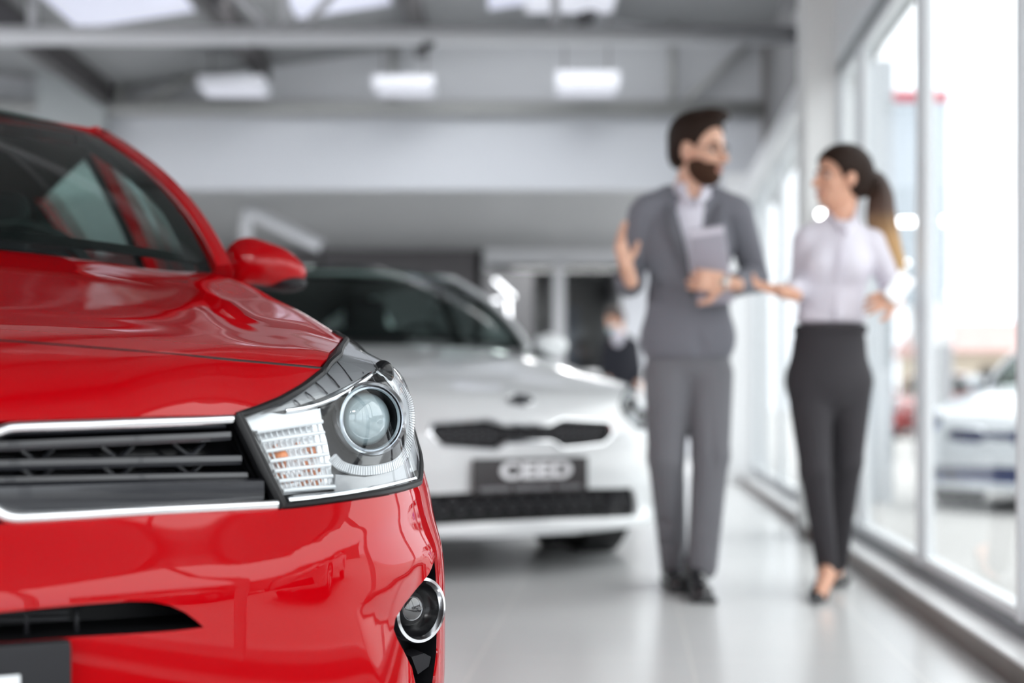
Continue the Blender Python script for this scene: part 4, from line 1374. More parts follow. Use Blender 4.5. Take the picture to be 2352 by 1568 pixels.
MB().box(-.72, .72, .35, 4.2, .19, .25).build('underbody', M_black, white)
for sg in (1, -1):
    wheel(white, sg * .775, .90, sg=sg, r=.325)
    wheel(white, sg * .775, 3.55, sg=sg, r=.325)
    MB().lathe([(.375, -.11), (.375, .1)], (sg * .74, .90, .33), (1, 0, 0), 40).build('wheel_arch_liner', M_black, white, smooth=True)
wg = WB.panel('grille', 'sph', [tuple(p) for p in inset(resample(wgr, .02), -.004)], M_mesh, step=.03, mirror=False, shift=(0, .03, 0), thick=0)[0]
def hexes(hole, dx, dz, r, dep, parent, name):
    x0, y0 = hole.min(0); x1, y1 = hole.max(0)
    mb = MB()
    row = 0
    y = y0 + dz * .6
    while y < y1:
        x = x0 + (dx / 2 if row % 2 else 0)
        while x < x1:
            if inside(inset(hole, r * .9), A3([[x, y]]))[0]:
                p = WB.frm('sph', A3([[x, y]]))[0] + A3([0, dep, 0])
                mb.tube([p + A3([r * math.cos(a), 0, r * .62 * math.sin(a)]) for a in np.linspace(0, 2 * math.pi, 7)[:-1]], .0035, 5, closed=True)
            x += dx
        y += dz
        row += 1
    return mb.build(name, mat('mesh_highlight', (.10, .10, .11), .25), parent)
hexes(wgr, .052, .022, .018, .018, wg, 'mesh_pattern')
MB().tube(WB.frm('sph', inset(resample(wgr, .02), .001)), .0075, 8, closed=True).build('chrome_surround', M_chrome, white, smooth=True)
wi = WB.panel('air_intake', 'sph', [tuple(p) for p in inset(resample(win, .02), -.004)], M_mesh, step=.03, mirror=False, shift=(0, .045, 0), thick=0)[0]
hexes(win, .07, .03, .022, .03, wi, 'mesh_pattern')
for sg in (1, -1):
    P = WB.at([(1410, 1126), (1398, 1150), (1390, 1186)]) * A3([sg, 1, 1])
    MB().tube(P, .014, 6).build('intake_blade', M_satin, wi, smooth=True)
# headlights
hol = inset(resample(whl, .02), -.003)
for sg in (1, -1):
    pol = hol * A3([sg, 1]) if sg > 0 else (hol * A3([-1, 1]))[::-1]
    P = WB.frm('sph', inset(resample(whl, .02), .0)) * A3([sg, 1, 1])
    he = bpy.data.objects.new('headlight', None); C.objects.link(he); he.parent = white
    WB.panel('lens_cover', 'sph', [tuple(p) for p in pol], M_lens, parent=he, step=.03, thick=0, mirror=False, off=.001)
    WB.panel('reflector_bowl', 'sph', [tuple(p) for p in pol], M_bowl, parent=he, step=.03, thick=0, mirror=False, shift=(-.03 * sg, .05, 0))
    MB().tube(P, .006, 6, closed=True).build('lamp_seal', M_black, he, smooth=True)
    for (x, y, r) in ((1452, 932, .034), (1476, 955, .026)):
        c = (WB.at([(x, y)], depth=.045)[0]) * A3([sg, 1, 1])
        MB().lathe([(r, .0), (r + .004, .004), (r + .006, -.01)], c, (0.1 * sg, -1, 0), 24).lathe([(r * math.cos(a), -.01 + r * .7 * math.sin(a)) for a in np.linspace(0, math.pi / 2, 7)], c, (.1 * sg, -1, 0), 24).build('projector_lens', M_gunm, he, smooth=True)
    q = WB.at([(1440, 975), (1466, 978)]) * A3([sg, 1, 1])
# badge and showroom plate
bc = WB.at([(1207, 920)])[0]; bc[0] = 0
bn = WB.normal(bc[None])[0]
bd = MB()
rt = np.cross(bn, [0, 0, 1]); rt /= np.linalg.norm(rt); upb = np.cross(rt, bn)
bd.add([(bc + bn * .006 + rt * (.062 * math.cos(a)) + upb * (.031 * math.sin(a))).tolist() for a in np.linspace(0, 2 * math.pi, 33)[:-1]] + [(bc - bn * .01 + rt * (.062 * math.cos(a)) + upb * (.031 * math.sin(a))).tolist() for a in np.linspace(0, 2 * math.pi, 33)[:-1]],
       [tuple(range(32))] + [(i, (i + 1) % 32, 32 + (i + 1) % 32, 32 + i) for i in range(32)])
badge = bd.build('badge', M_black, white)
MB().tube([(bc + bn * .006 + rt * (.062 * math.cos(a)) + upb * (.031 * math.sin(a))) for a in np.linspace(0, 2 * math.pi, 33)[:-1]], .0028, 6, closed=True).build('badge_ring', M_chrome, badge, smooth=True)
def lettering(txt, size, m, parent, loc, R, width=None, thick=.0015, spacing=1.0, offset=0.0):
    cu = bpy.data.curves.new('lettering', 'FONT')
    cu.body = txt; cu.size = size; cu.extrude = thick; cu.align_x = 'CENTER'; cu.align_y = 'CENTER'
    cu.space_character = spacing; cu.offset = offset
    tmp = bpy.data.objects.new('lettering', cu)
    C.objects.link(tmp)
    bpy.context.view_layer.update()
    me = bpy.data.meshes.new_from_object(tmp.evaluated_get(bpy.context.evaluated_depsgraph_get()))
    bpy.data.objects.remove(tmp)
    me.name = 'lettering'
    o = link('lettering', me, m, parent)
    sx_ = 1.0
    if width:
        xs = [v.co.x for v in me.vertices]
        sx_ = width / (max(xs) - min(xs))
        for v in me.vertices: v.co.x *= sx_
    M4 = Matrix(R).to_4x4()
    M4.translation = Vector(loc)
    me.transform(M4)
    return o
Rb = np.stack([-rt, upb, bn], 1) if rt[0] < 0 else np.stack([rt, upb, bn], 1)
lettering('KIA', .034, M_silver, badge, bc + bn * .008, Rb.tolist(), .075, offset=.001)
pp = WB.flat([(1217, 1052), (1217, 1132)], -.03)
pz, ph = (pp[0][2] + pp[1][2]) / 2, (pp[0][2] - pp[1][2])
M_pl = mat('charcoal_show_plate', (0.045, 0.040, 0.042), .4)
plw = MB().rbox((0, -.012, pz), (.53, .018, ph), bevel=.004).build('showroom_plate', M_pl, white, smooth=True)
Rp = [[1, 0, 0], [0, 0, -1], [0, 1, 0]]
M_let = mat('silver_lettering', (.93, .93, .95), .35)
lettering('CEED', .092, M_let, plw, (.020, -.0225, pz + .018), Rp, .335, spacing=1.08, offset=.005)
rnd = random.Random(3)
for (a, b) in ((-.235, -.10), (-.08, .10), (.12, .23)):
    x = a
    bar = MB()
    while x < b:
        w_ = rnd.uniform(.006, .012)
        bar.box(x, x + w_ * .55, -.0235, -.021, pz - .058 - rnd.uniform(0, .003), pz - .045 + rnd.uniform(0, .004))
        x += w_ * 1.25
    bar.build('small_print', mat('dim_lettering', (.42, .42, .44), .4), plw)
KW = dict(wb=.745, wt=.575, tb=1.24, tt=1.92, cb=.22, ct=.12, zb=1.035, zt=1.445, db=.02, dt=.035, bulge=.022, frit=.07, bow=.10, glass=M_windd,
          rail=[(.60, 2.4, 1.44), (.59, 2.9, 1.44), (.56, 3.5, 1.39), (.50, 3.95, 1.28)],
          belt=[(.77, 1.48, 1.02), (.81, 1.9, 1.02), (.82, 2.5, 1.03), (.81, 3.2, 1.05), (.76, 3.8, 1.09), (.68, 4.15, 1.10)],
          doors=[(1.66, 2.38, 'f'), (2.46, 3.25, 'r')], posts=[(2.38, 2.46)], tend=3.95, zrear=1.08, pw=.03)
cabin(white, M_wpaint, KW)
for sg in (1, -1):
    wm = bpy.data.objects.new('door_mirror', None); C.objects.link(wm); wm.parent = white
    c = A3([.955 * sg, 1.58, 1.035])
    q = Skin(c - .2, c + .2, .008)
    q.ell(c, (.085, .06, .06), k=.02).ell(c + A3([.05 * sg, .01, -.005]), (.06, .05, .045), k=.03)
    q.box(c + A3([0, .11, 0]), (.2, .07, .2), rd=.005, k=.008, cut=True).mesh('mirror_housing', M_wpaint, wm)
    MB().tube([c + A3([-.02 * sg, 0, -.05]), c + A3([-.15 * sg, .0, -.06])], .022, 10).build('mirror_foot', M_black, wm, smooth=True)
    MB().rbox(c + A3([.0, .042, 0]), (.14, .005, .085), bevel=.002).build('mirror_glass', M_chrome, wm)
# ================================================================== PEOPLE
def nz(v):
    v = A3(v); return v / (np.linalg.norm(v) + 1e-12)
def basis(f, up=(0, 0, 1)):
    """columns: forward, left, up"""
    f = nz(f); l = nz(np.cross(up, f)); u = np.cross(f, l)
    return np.stack([f, l, u], 1)
M_skin = mat('skin', (0.72, 0.42, 0.30), 0.5, sss=.15)
M_skinw = mat('skin_warm', (0.70, 0.38, 0.26), 0.5, sss=.15)
M_hair = mat('dark_brown_hair', (0.022, 0.011, 0.007), 0.6, spec=.2, bump=.6, bscale=90)
M_beard = mat('brown_beard', (0.06, 0.028, 0.016), 0.8, spec=.2, bump=.5, bscale=200)
M_eye = mat('eye_white', (.55, .52, .50), .2)
M_iris = mat('iris_dark', (.03, .02, .015), .15)
M_lip = mat('lips', (.48, .16, .13), .4)
M_suit = mat('grey_suit_wool', (0.185, 0.187, 0.215), 0.85, bump=.15, bscale=400)
M_suitd = mat('grey_suit_lapel', (0.125, 0.126, 0.145), 0.8, bump=.15, bscale=400)
M_trou = mat('grey_suit_trouser', (0.175, 0.175, 0.192), 0.85, bump=.15, bscale=400)
M_shirt = mat('pale_lilac_shirt', (0.74, 0.72, 0.80), 0.7, bump=.05, bscale=300)
M_blouse = mat('white_lilac_blouse', (0.72, 0.69, 0.76), 0.6, bump=.08, bscale=120)
M_wtrou = mat('charcoal_trousers', (0.033, 0.030, 0.035), 0.8, bump=.1, bscale=300)
M_shoe = mat('black_leather', (0.010, 0.010, 0.012), 0.25, coat=.4)

def head(sk, O, B, k=1.0):
    """skull, face, nose, ears in head axes (forward, left, up)"""
    T = lambda x, y, z: O + B @ (A3([x, y, z]) * k)
    sk.ell(T(-.012, 0, .040), A3([.098, .077, .088]) * k, B, k=.02)
    sk.ell(T(.030, 0, -.035), A3([.062, .056, .078]) * k, B, k=.025)
    sk.ell(T(.055, 0, -.085), A3([.030, .032, .024]) * k, B, k=.02)
    sk.ell(T(.070, 0, .030), A3([.018, .048, .010]) * k, B, k=.012)
    for s_ in (1, -1):
        sk.ell(T(.080, .033 * s_, .008), A3([.016, .017, .010]) * k, B, k=.008, cut=True)
        sk.ell(T(.060, .040 * s_, -.022), A3([.024, .018, .018]) * k, B, k=.012)
        sk.ell(T(-.008, .078 * s_, -.004), A3([.019, .008, .032]) * k, B, k=.006)
    sk.cone(T(.086, 0, .012), T(.110, 0, -.022), .009 * k, .012 * k, k=.008)
    sk.ell(T(.104, 0, -.028), A3([.012, .017, .009]) * k, B, k=.006)
    sk.ell(T(.086, 0, -.055), A3([.010, .022, .007]) * k, B, k=.006)
    sk.ell(T(.083, 0, -.068), A3([.010, .019, .007]) * k, B, k=.006)
    return T
def face_bits(T, B, k, root, m_brow):
    for s_ in (1, -1):
        MB().lathe([(.0105 * k * math.cos(a), .0105 * k * math.sin(a)) for a in np.linspace(-math.pi / 2, math.pi / 2, 12)], T(.069, .032 * s_, .006), B[:, 0], 20).build('eye', M_eye, root, smooth=True)
        MB().lathe([(.0062 * k * math.cos(a), .0005 + .0035 * k * math.sin(a)) for a in np.linspace(0, math.pi / 2, 6)], T(.069, .032 * s_, .006) + B[:, 0] * .0088 * k, B[:, 0], 16).build('iris', M_iris, root, smooth=True)
        MB().tube([T(.086, .016 * s_, .024), T(.088, .034 * s_, .029), T(.076, .052 * s_, .024)], [.0035 * k, .0045 * k, .002 * k], 8).build('eyebrow', m_brow, root, smooth=True)
    MB().tube([T(.082, .024, -.059), T(.094, .010, -.060), T(.096, 0, -.061), T(.094, -.010, -.060), T(.082, -.024, -.059)], [.002, .005, .0055, .005, .002], 8).build('lips', M_lip, root, smooth=True)

def hand(sk, W, F, N, curl=(.3, .35, .4, .5), th=(.55, .75, .25), side=1, k=1.0, spread=.10):
    """palm with five separate jointed fingers; F along the fingers, N out of the palm, side picks the thumb side"""
    F = nz(F); N = nz(A3(N) - F * np.dot(N, F)); T = np.cross(N, F) * side
    W = A3(W)
    sk.cone(W - F * .05, W + F * .02, .025 * k, .024 * k, k=.015)
    sk.box(W + F * .052 * k, (.048 * k, .038 * k, .014 * k), np.stack([F, T, N], 1), rd=.013, k=.012)
    for i, (off, L, r) in enumerate(((.029, .070, .0088), (.0100, .079, .0090), (-.010, .073, .0086), (-.028, .058, .0078))):
        p = W + F * (.092 - .004 * abs(i - 1)) * k + T * off * k
        a = 0.0
        base = nz(F + T * spread * (off / .03))
        for j, fr in enumerate((.45, .32, .26)):
            a += curl[i] * (1.0 if j else .7)
            d = base * math.cos(a) + N * math.sin(a)
            q = p + d * L * fr * 1.05 * k
            sk.cone(p, q, r * (1 - .08 * j) * k, r * (1 - .08 * (j + 1)) * k, k=.004)
            p = q
    p = W + F * .022 * k + T * .030 * k
    d1 = nz(F * th[0] + T * th[1] + N * th[2])
    q = p + d1 * .045 * k
    sk.cone(p, q, .0135 * k, .0115 * k, k=.008)
    d2 = nz(F * (th[0] + .5) + T * th[1] * .5 + N * (th[2] + .25))
    sk.cone(q, q + d2 * .034 * k, .011 * k, .009 * k, k=.004)

# ---------------------------------------------------------------- man
MY = 5.45
J = lambda x, y, d=0.0: sight(x, y, MY + d)
man = thing('person', 'bearded person in a grey suit holding a tablet, striding beside the white car', 'person', (J(1580, 1350)[0], MY, 0))
MO = A3(man.location)
def fin(o, root):           # world-measured mesh goes under its root
    o.location = -Vector(root.location) if root.rotation_euler.z == 0 else o.location
    return o
LO, HI = A3([.36, 4.85, -.03]), A3([1.02, 5.95, 1.90])
Bm = basis((.80, -.58, -.10))
body = Skin(LO, HI, .0055)
HO = J(1604, 350, -.01)
Tm = head(body, HO, Bm, 1.09)
body.cone(J(1592, 400, .02), J(1583, 450, .03), .058, .062, k=.03)
body.cone(J(1583, 450, .03), J(1580, 520, .03), .062, .10, k=.03)
body.ell(J(1580, 560, .02), (.165, .09, .19)).ell(J(1580, 700, .02), (.13, .08, .18)).ell(J(1580, 820, .02), (.14, .085, .12))
body.cone(J(1492, 487), J(1684, 492), .042)
# arm with the open hand
body.cone(J(1485, 490), J(1448, 645, .03), .042, .036).cone(J(1448, 645, .03), J(1440, 622, -.20), .034, .024)
hand(body, J(1441, 618, -.21), (-.30, -.30, .90), (.75, -.55, .25), curl=(.22, .28, .34, .42), th=(.35, .85, .25), side=-1, k=1.03, spread=.22)
# arm with the tablet
body.cone(J(1692, 495), J(1733, 635, .04), .042, .036).cone(J(1733, 635, .04), J(1668, 652, -.20), .034, .024)
hand(body, J(1664, 650, -.215), (-.93, -.22, .10), (-.05, .95, .1), curl=(.95, 1.0, 1.05, 1.1), th=(.55, .85, .05), side=-1, k=1.05)
for (a, kn, an, ft) in (((1535, 860), (1533, 1050, -.02), (1548, 1290, .16), (.642, 5.66)), ((1627, 860), (1629, 1045, -.06), (1610, 1300, -.05), (.700, 5.37))):
    body.cone(J(*a, .02), J(*kn), .078, .052).cone(J(*kn), J(*an), .05, .035)
    body.cone(J(*an), (ft[0], ft[1] + .02, .05), .035, .03)
fin(body.mesh('body', M_skin), man).parent = man
face_bits(lambda x, y, z: Tm(x, y, z) - MO, Bm, 1.09, man, M_beard)
h = Skin(HO - .2, HO + .2, .004)
h.ell(Tm(-.016, 0, .055), A3([.106, .084, .094]) * 1.09, Bm, k=.01)
h.ell(Tm(.045, 0, .128), A3([.058, .062, .026]) * 1.09, Bm, k=.02)
h.ell(Tm(-.06, 0, .0), A3([.052, .070, .07]) * 1.09, Bm, k=.02)
h.ell(Tm(.085, 0, -.010), A3([.075, .100, .098]) * 1.09, Bm, k=.006, cut=True)
h.ell(Tm(.0, .085, -.035), A3([.05, .03, .060]) * 1.09, Bm, k=.006, cut=True).ell(Tm(.0, -.085, -.035), A3([.05, .03, .060]) * 1.09, Bm, k=.006, cut=True)
h.box(Tm(-.02, 0, -.13), (.2, .2, .075), Bm, k=.01, cut=True)
fin(h.mesh('hair', M_hair), man).parent = man
b = Skin(HO - .2, HO + .2, .0035)
b.ell(Tm(.028, 0, -.046), A3([.0655, .0600, .074]) * 1.09, Bm, k=.01).ell(Tm(.056, 0, -.088), A3([.032, .034, .025]) * 1.09, Bm, k=.02)
b.ell(Tm(.088, 0, -.048), A3([.016, .026, .006]) * 1.09, Bm, k=.006)
b.box(Tm(.03, 0, .038), (.2, .2, .068), Bm, k=.012, cut=True)
b.ell(Tm(.092, 0, -.006), A3([.060, .052, .036]) * 1.09, Bm, k=.01, cut=True)
b.ell(Tm(.105, 0, -.060), A3([.034, .022, .011]) * 1.09, Bm, k=.003, cut=True)
fin(b.mesh('beard', M_beard), man).parent = man
gs = MB()
for s_ in (1, -1):
    gs.tube([Tm(.098 - .012 * abs(math.cos(a)), .034 * s_ + .024 * math.cos(a), .006 + .017 * math.sin(a)) - MO for a in np.linspace(0, 2 * math.pi, 25)[:-1]], .0016, 6, closed=True)
    gs.tube([Tm(.084, .058 * s_, .010) - MO, Tm(.0, .080 * s_, .012) - MO], .0015, 6)
gs.tube([Tm(.098, .010, .010) - MO, Tm(.098, -.010, .010) - MO], .0016, 6)
gs.build('glasses', M_black, man, smooth=True)

sh = Skin(LO, HI, .007)
sh.ell(J(1590, 560, .0), (.140, .105, .20)).ell(J(1582, 690, .0), (.150, .100, .18)).ell(J(1585, 770, .0), (.155, .103, .12))
sh.cone(J(1592, 430, .015), J(1584, 455, .02), .066, .074, k=.01).cone(J(1550, 474, .02), J(1630, 474, .02), .045, k=.03)
sh.box(J(1592, 395, 0), (.2, .2, .045), k=.006, cut=True)
sh.ell(J(1597, 424, -.06), (.035, .05, .055), k=.006, cut=True)
fin(sh.mesh('shirt', M_shirt), man).parent = man
cl = MB()
for a, bq, c in ((J(1556, 424, .0), J(1570, 452, -.075), J(1583, 472, -.085)), (J(1632, 424, .02), J(1618, 450, -.07), J(1604, 472, -.085))):
    cl.tube(spline([a - MO, bq - MO, c - MO], 5), .020, 8, flat=(1, .35))
cl.build('shirt_collar', M_shirt, man, smooth=True)
jk = Skin(LO, HI, .006)
jk.ell(J(1580, 560, .01), (.178, .120, .20), k=.03)
jk.ell(J(1580, 690, .01), (.158, .112, .20), k=.03)
jk.ell(J(1580, 775, .01), (.184, .124, .16), k=.04)
jk.cone(J(1490, 486, .01), J(1688, 490, .01), .062, .062, k=.03)
jk.cone(J(1535, 448, .03), J(1490, 480, .01), .04, .055, k=.03).cone(J(1642, 450, .03), J(1688, 484, .01), .04, .055, k=.03)
jk.cone(J(1477, 494), J(1445, 648, .04), .060, .052, k=.012).cone(J(1445, 648, .04), J(1440, 636, -.15), .054, .046, k=.02)
jk.cone(J(1696, 498), J(1735, 640, .05), .060, .052, k=.012).cone(J(1732, 640, .05), J(1686, 655, -.14), .054, .046, k=.02)
jk.box(J(1580, 910, 0), (.5, .5, .145), rd=.01, k=.008, cut=True)
jk.ell(J(1600, 400, -.06), (.088, .16, .10), k=.01, cut=True)
for q in np.linspace(0, 1, 9):      # the V of the front
    y = 455 + 175 * q
    jk.ell(J(1586 + 9 * q, y, -.15), (.066 * (1 - q) + .006, .12, .035), k=.008, cut=True)
jk.cone(J(1596, 722, -.13), J(1622, 850, -.14), .012, .062, k=.008, cut=True)
for (a, bq) in (((1500, 560), (1560, 650)), ((1690, 560), (1640, 640)), ((1520, 700), (1590, 668)), ((1660, 710), (1600, 672))):
    jk.cone(J(*a, -.15), J(*bq, -.15), .010, .006, k=.012, cut=True)
jk.cone(J(1440, 632, -.10), J(1440, 618, -.20), .034, .034, k=.006, cut=True).cone(J(1690, 654, -.12), J(1668, 652, -.20), .034, .034, k=.006, cut=True)
fin(jk.mesh('suit_jacket', M_suit), man).parent = man
for side_, pts in ((1, [(1543, 445, .0), (1548, 490, -.09), (1562, 545, -.125), (1580, 600, -.128), (1590, 640, -.125)]), (-1, [(1640, 447, .0), (1640, 490, -.09), (1626, 545, -.120), (1612, 600, -.128), (1598, 640, -.125)])):
    P = spline([J(*p) - MO for p in pts], 6)
    n = len(P)
    R_ = [.010 + .016 * math.sin(math.pi * min(1, (i / (n - 1)) * 1.15 + .05)) for i in range(n)]
    MB().tube(P + A3([-.012 * side_, 0.004, 0]), [max(.006, r) for r in R_], 10, flat=(.35, 1.0)).build('lapel', M_suitd, man, smooth=True)
MB().lathe([(0, .004), (.009, .004), (.010, 0)], J(1593, 672, -.125) - MO, (0, -1, 0), 16).build('button', M_black, man, smooth=True)
tr = Skin(LO, HI, .0065)
tr.ell(J(1580, 815, .02), (.160, .105, .13), k=.03)
tr.cone(J(1535, 860, .02), J(1530, 1050, -.02), .094, .071, k=.02).cone(J(1530, 1050, -.02), J(1547, 1290, .15), .070, .054, k=.02)
tr.cone(J(1628, 860, .02), J(1632, 1045, -.06), .094, .072, k=.02).cone(J(1632, 1045, -.06), J(1612, 1300, -.06), .070, .058, k=.02)
for (a, bq, r) in (((1505, 1190, .05), (1560, 1215, -.0), .012), ((1515, 1245, .08), (1572, 1262, .05), .012), ((1590, 1215, -.13), (1645, 1195, -.13), .012), ((1585, 1262, -.14), (1645, 1250, -.13), .012), ((1545, 900, -.11), (1540, 1100, -.11), .008), ((1632, 900, -.10), (1640, 1100, -.14), .008)):
    tr.cone(J(*a), J(*bq), r, r * .6, k=.018, cut=True)
tr.box((.66, 5.5, -.10), (.5, .8, .16), k=.006, cut=True)
tr.box(J(1580, 720, 0), (.4, .4, .04), k=.006, cut=True)
fin(tr.mesh('trousers', M_trou), man).parent = man
for (x, y0, y1) in ((.640, 5.70, 5.42), (.695, 5.42, 5.15)):
    s_ = Skin((x - .12, y1 - .1, -.02), (x + .12, y0 + .12, .22), .005)
    s_.cone((x, y0, .045), (x - .004, y1 + .04, .034), .040, .036, k=.02).cone((x, y0 - .02, .07), (x, y0 - .10, .065), .040, .034, k=.02)
    s_.ell((x - .005, y1 + .035, .032), (.042, .055, .034), k=.02).cone((x, y0 - .03, .06), (x, y0 - .02, .12), .044, .044, k=.02)
    s_.box((x, y1 + .14, .012), (.046, .175, .012), rd=.008, k=.006)
    s_.box((x, y1 + .1, -.05), (.3, .5, .05), rd=.001, k=.003, cut=True)
    fin(s_.mesh('shoe', M_shoe), man).parent = man
MB().tube([J(1664, 650, -.205) - MO + A3([.0, .028 * math.cos(a), .030 * math.sin(a)]) for a in np.linspace(0, 2 * math.pi, 25)[:-1]], .007, 8, closed=True).lathe([(0, .010), (.017, .008), (.019, 0)], J(1664, 646, -.235) - MO, (0, -1, .3), 20).build('wristwatch', mat('watch_steel', (.7, .7, .68), .2, metal=.8), man, smooth=True)
# tablet in the hand
tc = (J(1603, 522, -.17) + J(1668, 520, -.20) + J(1600, 700, -.20) + J(1662, 700, -.23)) / 4
tb_ = thing('tablet', 'silver grey tablet held upright against the suit jacket', 'tablet', tuple(tc))
Rt = np.array(Matrix.Rotation(math.radians(-6), 3, 'Y') @ Matrix.Rotation(math.radians(-22), 3, 'Z') @ Matrix.Rotation(math.radians(6), 3, 'X'))
MB().rbox((0, 0, 0), (.135, .009, .285), R=Rt.tolist(), bevel=.003).build('back_shell', mat('tablet_grey', (.40, .39, .45), .35), tb_, smooth=True)
MB().rbox(Rt @ A3([0, -.0052, .125]), (.128, .002, .022), R=Rt.tolist()).build('top_band', M_shirt, tb_)
MB().rbox(Rt @ A3([0, .0052, 0]), (.125, .002, .270), R=Rt.tolist()).build('screen', M_blackg, tb_)

# ---------------------------------------------------------------- woman
LY = 5.30
J = lambda x, y, d=0.0: sight(x, y, LY + d)
lady = thing('person', 'person with a long ponytail, white blouse and charcoal trousers, walking by the windows', 'person', (J(1905, 1350)[0], LY, 0))
WO = A3(lady.location)
LO, HI = A3([.86, 4.80, -.03]), A3([1.50, 5.80, 1.75])
Bw = basis((-.95, -.26, .03))
body = Skin(LO, HI, .0055)
HO = J(1930, 413, 0)
Tw = head(body, HO, Bw, .96)
body.cone(J(1940, 450, .02), J(1932, 505, .02), .048, .052, k=.02).cone(J(1930, 505, .02), J(1922, 545, .02), .05, .08, k=.03)
body.ell(J(1915, 600, .01), (.125, .075, .15)).ell(J(1908, 700, .01), (.10, .065, .13)).ell(J(1905, 820, .01), (.135, .09, .12))
body.cone(J(1862, 545), J(1995, 555), .034)
body.cone(J(1855, 548), J(1846, 650, .02), .034, .030).cone(J(1846, 650, .02), J(1803, 670, -.14), .029, .021)
hand(body, J(1800, 671, -.15), (-.93, -.25, .22), (.1, -.4, .9), curl=(.10, .18, .26, .36), th=(.5, .7, .45), side=1, k=.92, spread=.18)
body.cone(J(2000, 556), J(2050, 655, .03), .034, .030).cone(J(2050, 655, .03), J(2050, 690, -.15), .029, .021)
hand(body, J(2048, 690, -.17), (-.62, -.70, -.05), (-.45, .35, -.25), curl=(.55, .65, .75, .8), th=(.6, .6, .4), side=-1, k=.92)
for (a, kn, an, ft) in (((1862, 880), (1873, 1080, -.05), (1897, 1318, .02), (1.13, 5.16)), ((1948, 880), (1945, 1060, .06), (1924, 1275, .30), (1.30, 5.62))):
    body.cone(J(*a, .02), J(*kn), .070, .044).cone(J(*kn), J(*an), .042, .029)
a_ = J(1898, 1322, .02)
body.cone(a_, (1.165, 5.27, .085), .030, .030, k=.02).cone((1.165, 5.26, .085), (1.115, 5.16, .025), .030, .028, k=.02)
a2 = J(1924, 1275, .30)
body.cone(a2, (1.30, 5.70, .13), .029, .028, k=.02).cone((1.30, 5.70, .13), (1.285, 5.60, .025), .028, .026, k=.02)
fin(body.mesh('body', M_skinw), lady).parent = lady
face_bits(lambda x, y, z: Tw(x, y, z) - WO, Bw, .96, lady, M_hair)
h = Skin(HO - .22, HO + .22, .004)
h.ell(Tw(-.018, 0, .048), A3([.110, .088, .092]), Bw, k=.01)
h.ell(Tw(-.070, 0, -.020), A3([.055, .065, .060]), Bw, k=.03)
h.ell(Tw(-.100, 0, .030), A3([.035, .04, .035]), Bw, k=.03)
h.ell(Tw(.090, 0, -.020), A3([.078, .11, .092]), Bw, k=.006, cut=True)
h.ell(Tw(.0, .09, -.045), A3([.048, .035, .062]), Bw, k=.006, cut=True).ell(Tw(.0, -.09, -.045), A3([.048, .035, .062]), Bw, k=.006, cut=True)
h.box(Tw(-.02, 0, -.15), (.2, .2, .08), Bw, k=.01, cut=True)
fin(h.mesh('hair', M_hair), lady).parent = lady
def pony_mat():
    m = bpy.data.materials.new('ponytail_brown_to_blond')
    m.use_nodes = True
    nt = m.node_tree
    b_ = nt.nodes['Principled BSDF']
    t = nt.nodes.new('ShaderNodeTexCoord'); s = nt.nodes.new('ShaderNodeSeparateXYZ'); mr_ = nt.nodes.new('ShaderNodeMapRange'); r = nt.nodes.new('ShaderNodeValToRGB')
    nt.links.new(t.outputs['Object'], s.inputs[0]); nt.links.new(s.outputs['Z'], mr_.inputs[0])
    mr_.inputs[1].default_value = 1.12; mr_.inputs[2].default_value = 1.55
    nt.links.new(mr_.outputs[0], r.inputs[0])
    r.color_ramp.elements[0].color = (.62, .40, .17, 1); r.color_ramp.elements[1].color = (.035, .018, .012, 1)
    e = r.color_ramp.elements.new(.5); e.color = (.50, .29, .12, 1)
    e = r.color_ramp.elements.new(.75); e.color = (.08, .038, .022, 1)
    nt.links.new(r.outputs[0], b_.inputs['Base Color'])
    b_.inputs['Roughness'].default_value = .45
    return m
pt = Skin(np.minimum(J(1960, 380), J(2110, 660)) - .12, np.maximum(J(1960, 380), J(2110, 660)) + .12, .0045)
pp_ = [J(1992, 402, .02), J(2010, 412, .03), J(2022, 450, .03), J(2024, 500, .03), J(2038, 560, .03), J(2055, 605, .02), J(2066, 640, .01)]
rr = [.018, .026, .040, .050, .042, .028, .010]
pc2 = spline(pp_, 4); rc2 = np.interp(np.linspace(0, 6, len(pc2)), range(7), rr)
for dx, dy in ((0, 0), (.012, -.010), (-.012, .008)):
    for i in range(len(pc2) - 1): pt.cone(pc2[i] + A3([dx, dy, 0]), pc2[i + 1] + A3([dx, dy, 0]), rc2[i] * .8, rc2[i + 1] * .8, k=.01)
pt_o = pt.mesh('ponytail', pony_mat()); fin(pt_o, lady).parent = lady
MB().tube([J(1996, 404, .02) - WO + A3([.002 * math.cos(a), .018 * math.cos(a), .020 * math.sin(a)]) for a in np.linspace(0, 2 * math.pi, 17)[:-1]], .005, 8, closed=True).build('hair_tie', M_black, lady, smooth=True)

bl = Skin(LO, HI, .006)
bl.ell(J(1918, 590, .01), (.148, .100, .15), k=.03).ell(J(1908, 680, .01), (.124, .088, .14), k=.04)
bl.ell(J(1908, 730, .01), (.130, .098, .05), k=.03)
bl.ell(J(1885, 608, -.055), (.060, .055, .060), k=.04).ell(J(1948, 612, -.055), (.060, .055, .060), k=.04)
bl.cone(J(1862, 548, .01), J(1998, 556, .01), .050, .050, k=.03).cone(J(1932, 505, .02), J(1925, 540, .02), .062, .08, k=.03)
bl.cone(J(1852, 552), J(1842, 652, .02), .050, .044, k=.02).cone(J(1842, 652, .02), J(1818, 668, -.10), .044, .036, k=.02)
bl.cone(J(2002, 560), J(2048, 655, .03), .050, .045, k=.02).cone(J(2048, 655, .03), J(2052, 688, -.12), .044, .038, k=.02)
bl.box(J(1905, 790, 0), (.4, .4, .075), k=.008, cut=True)
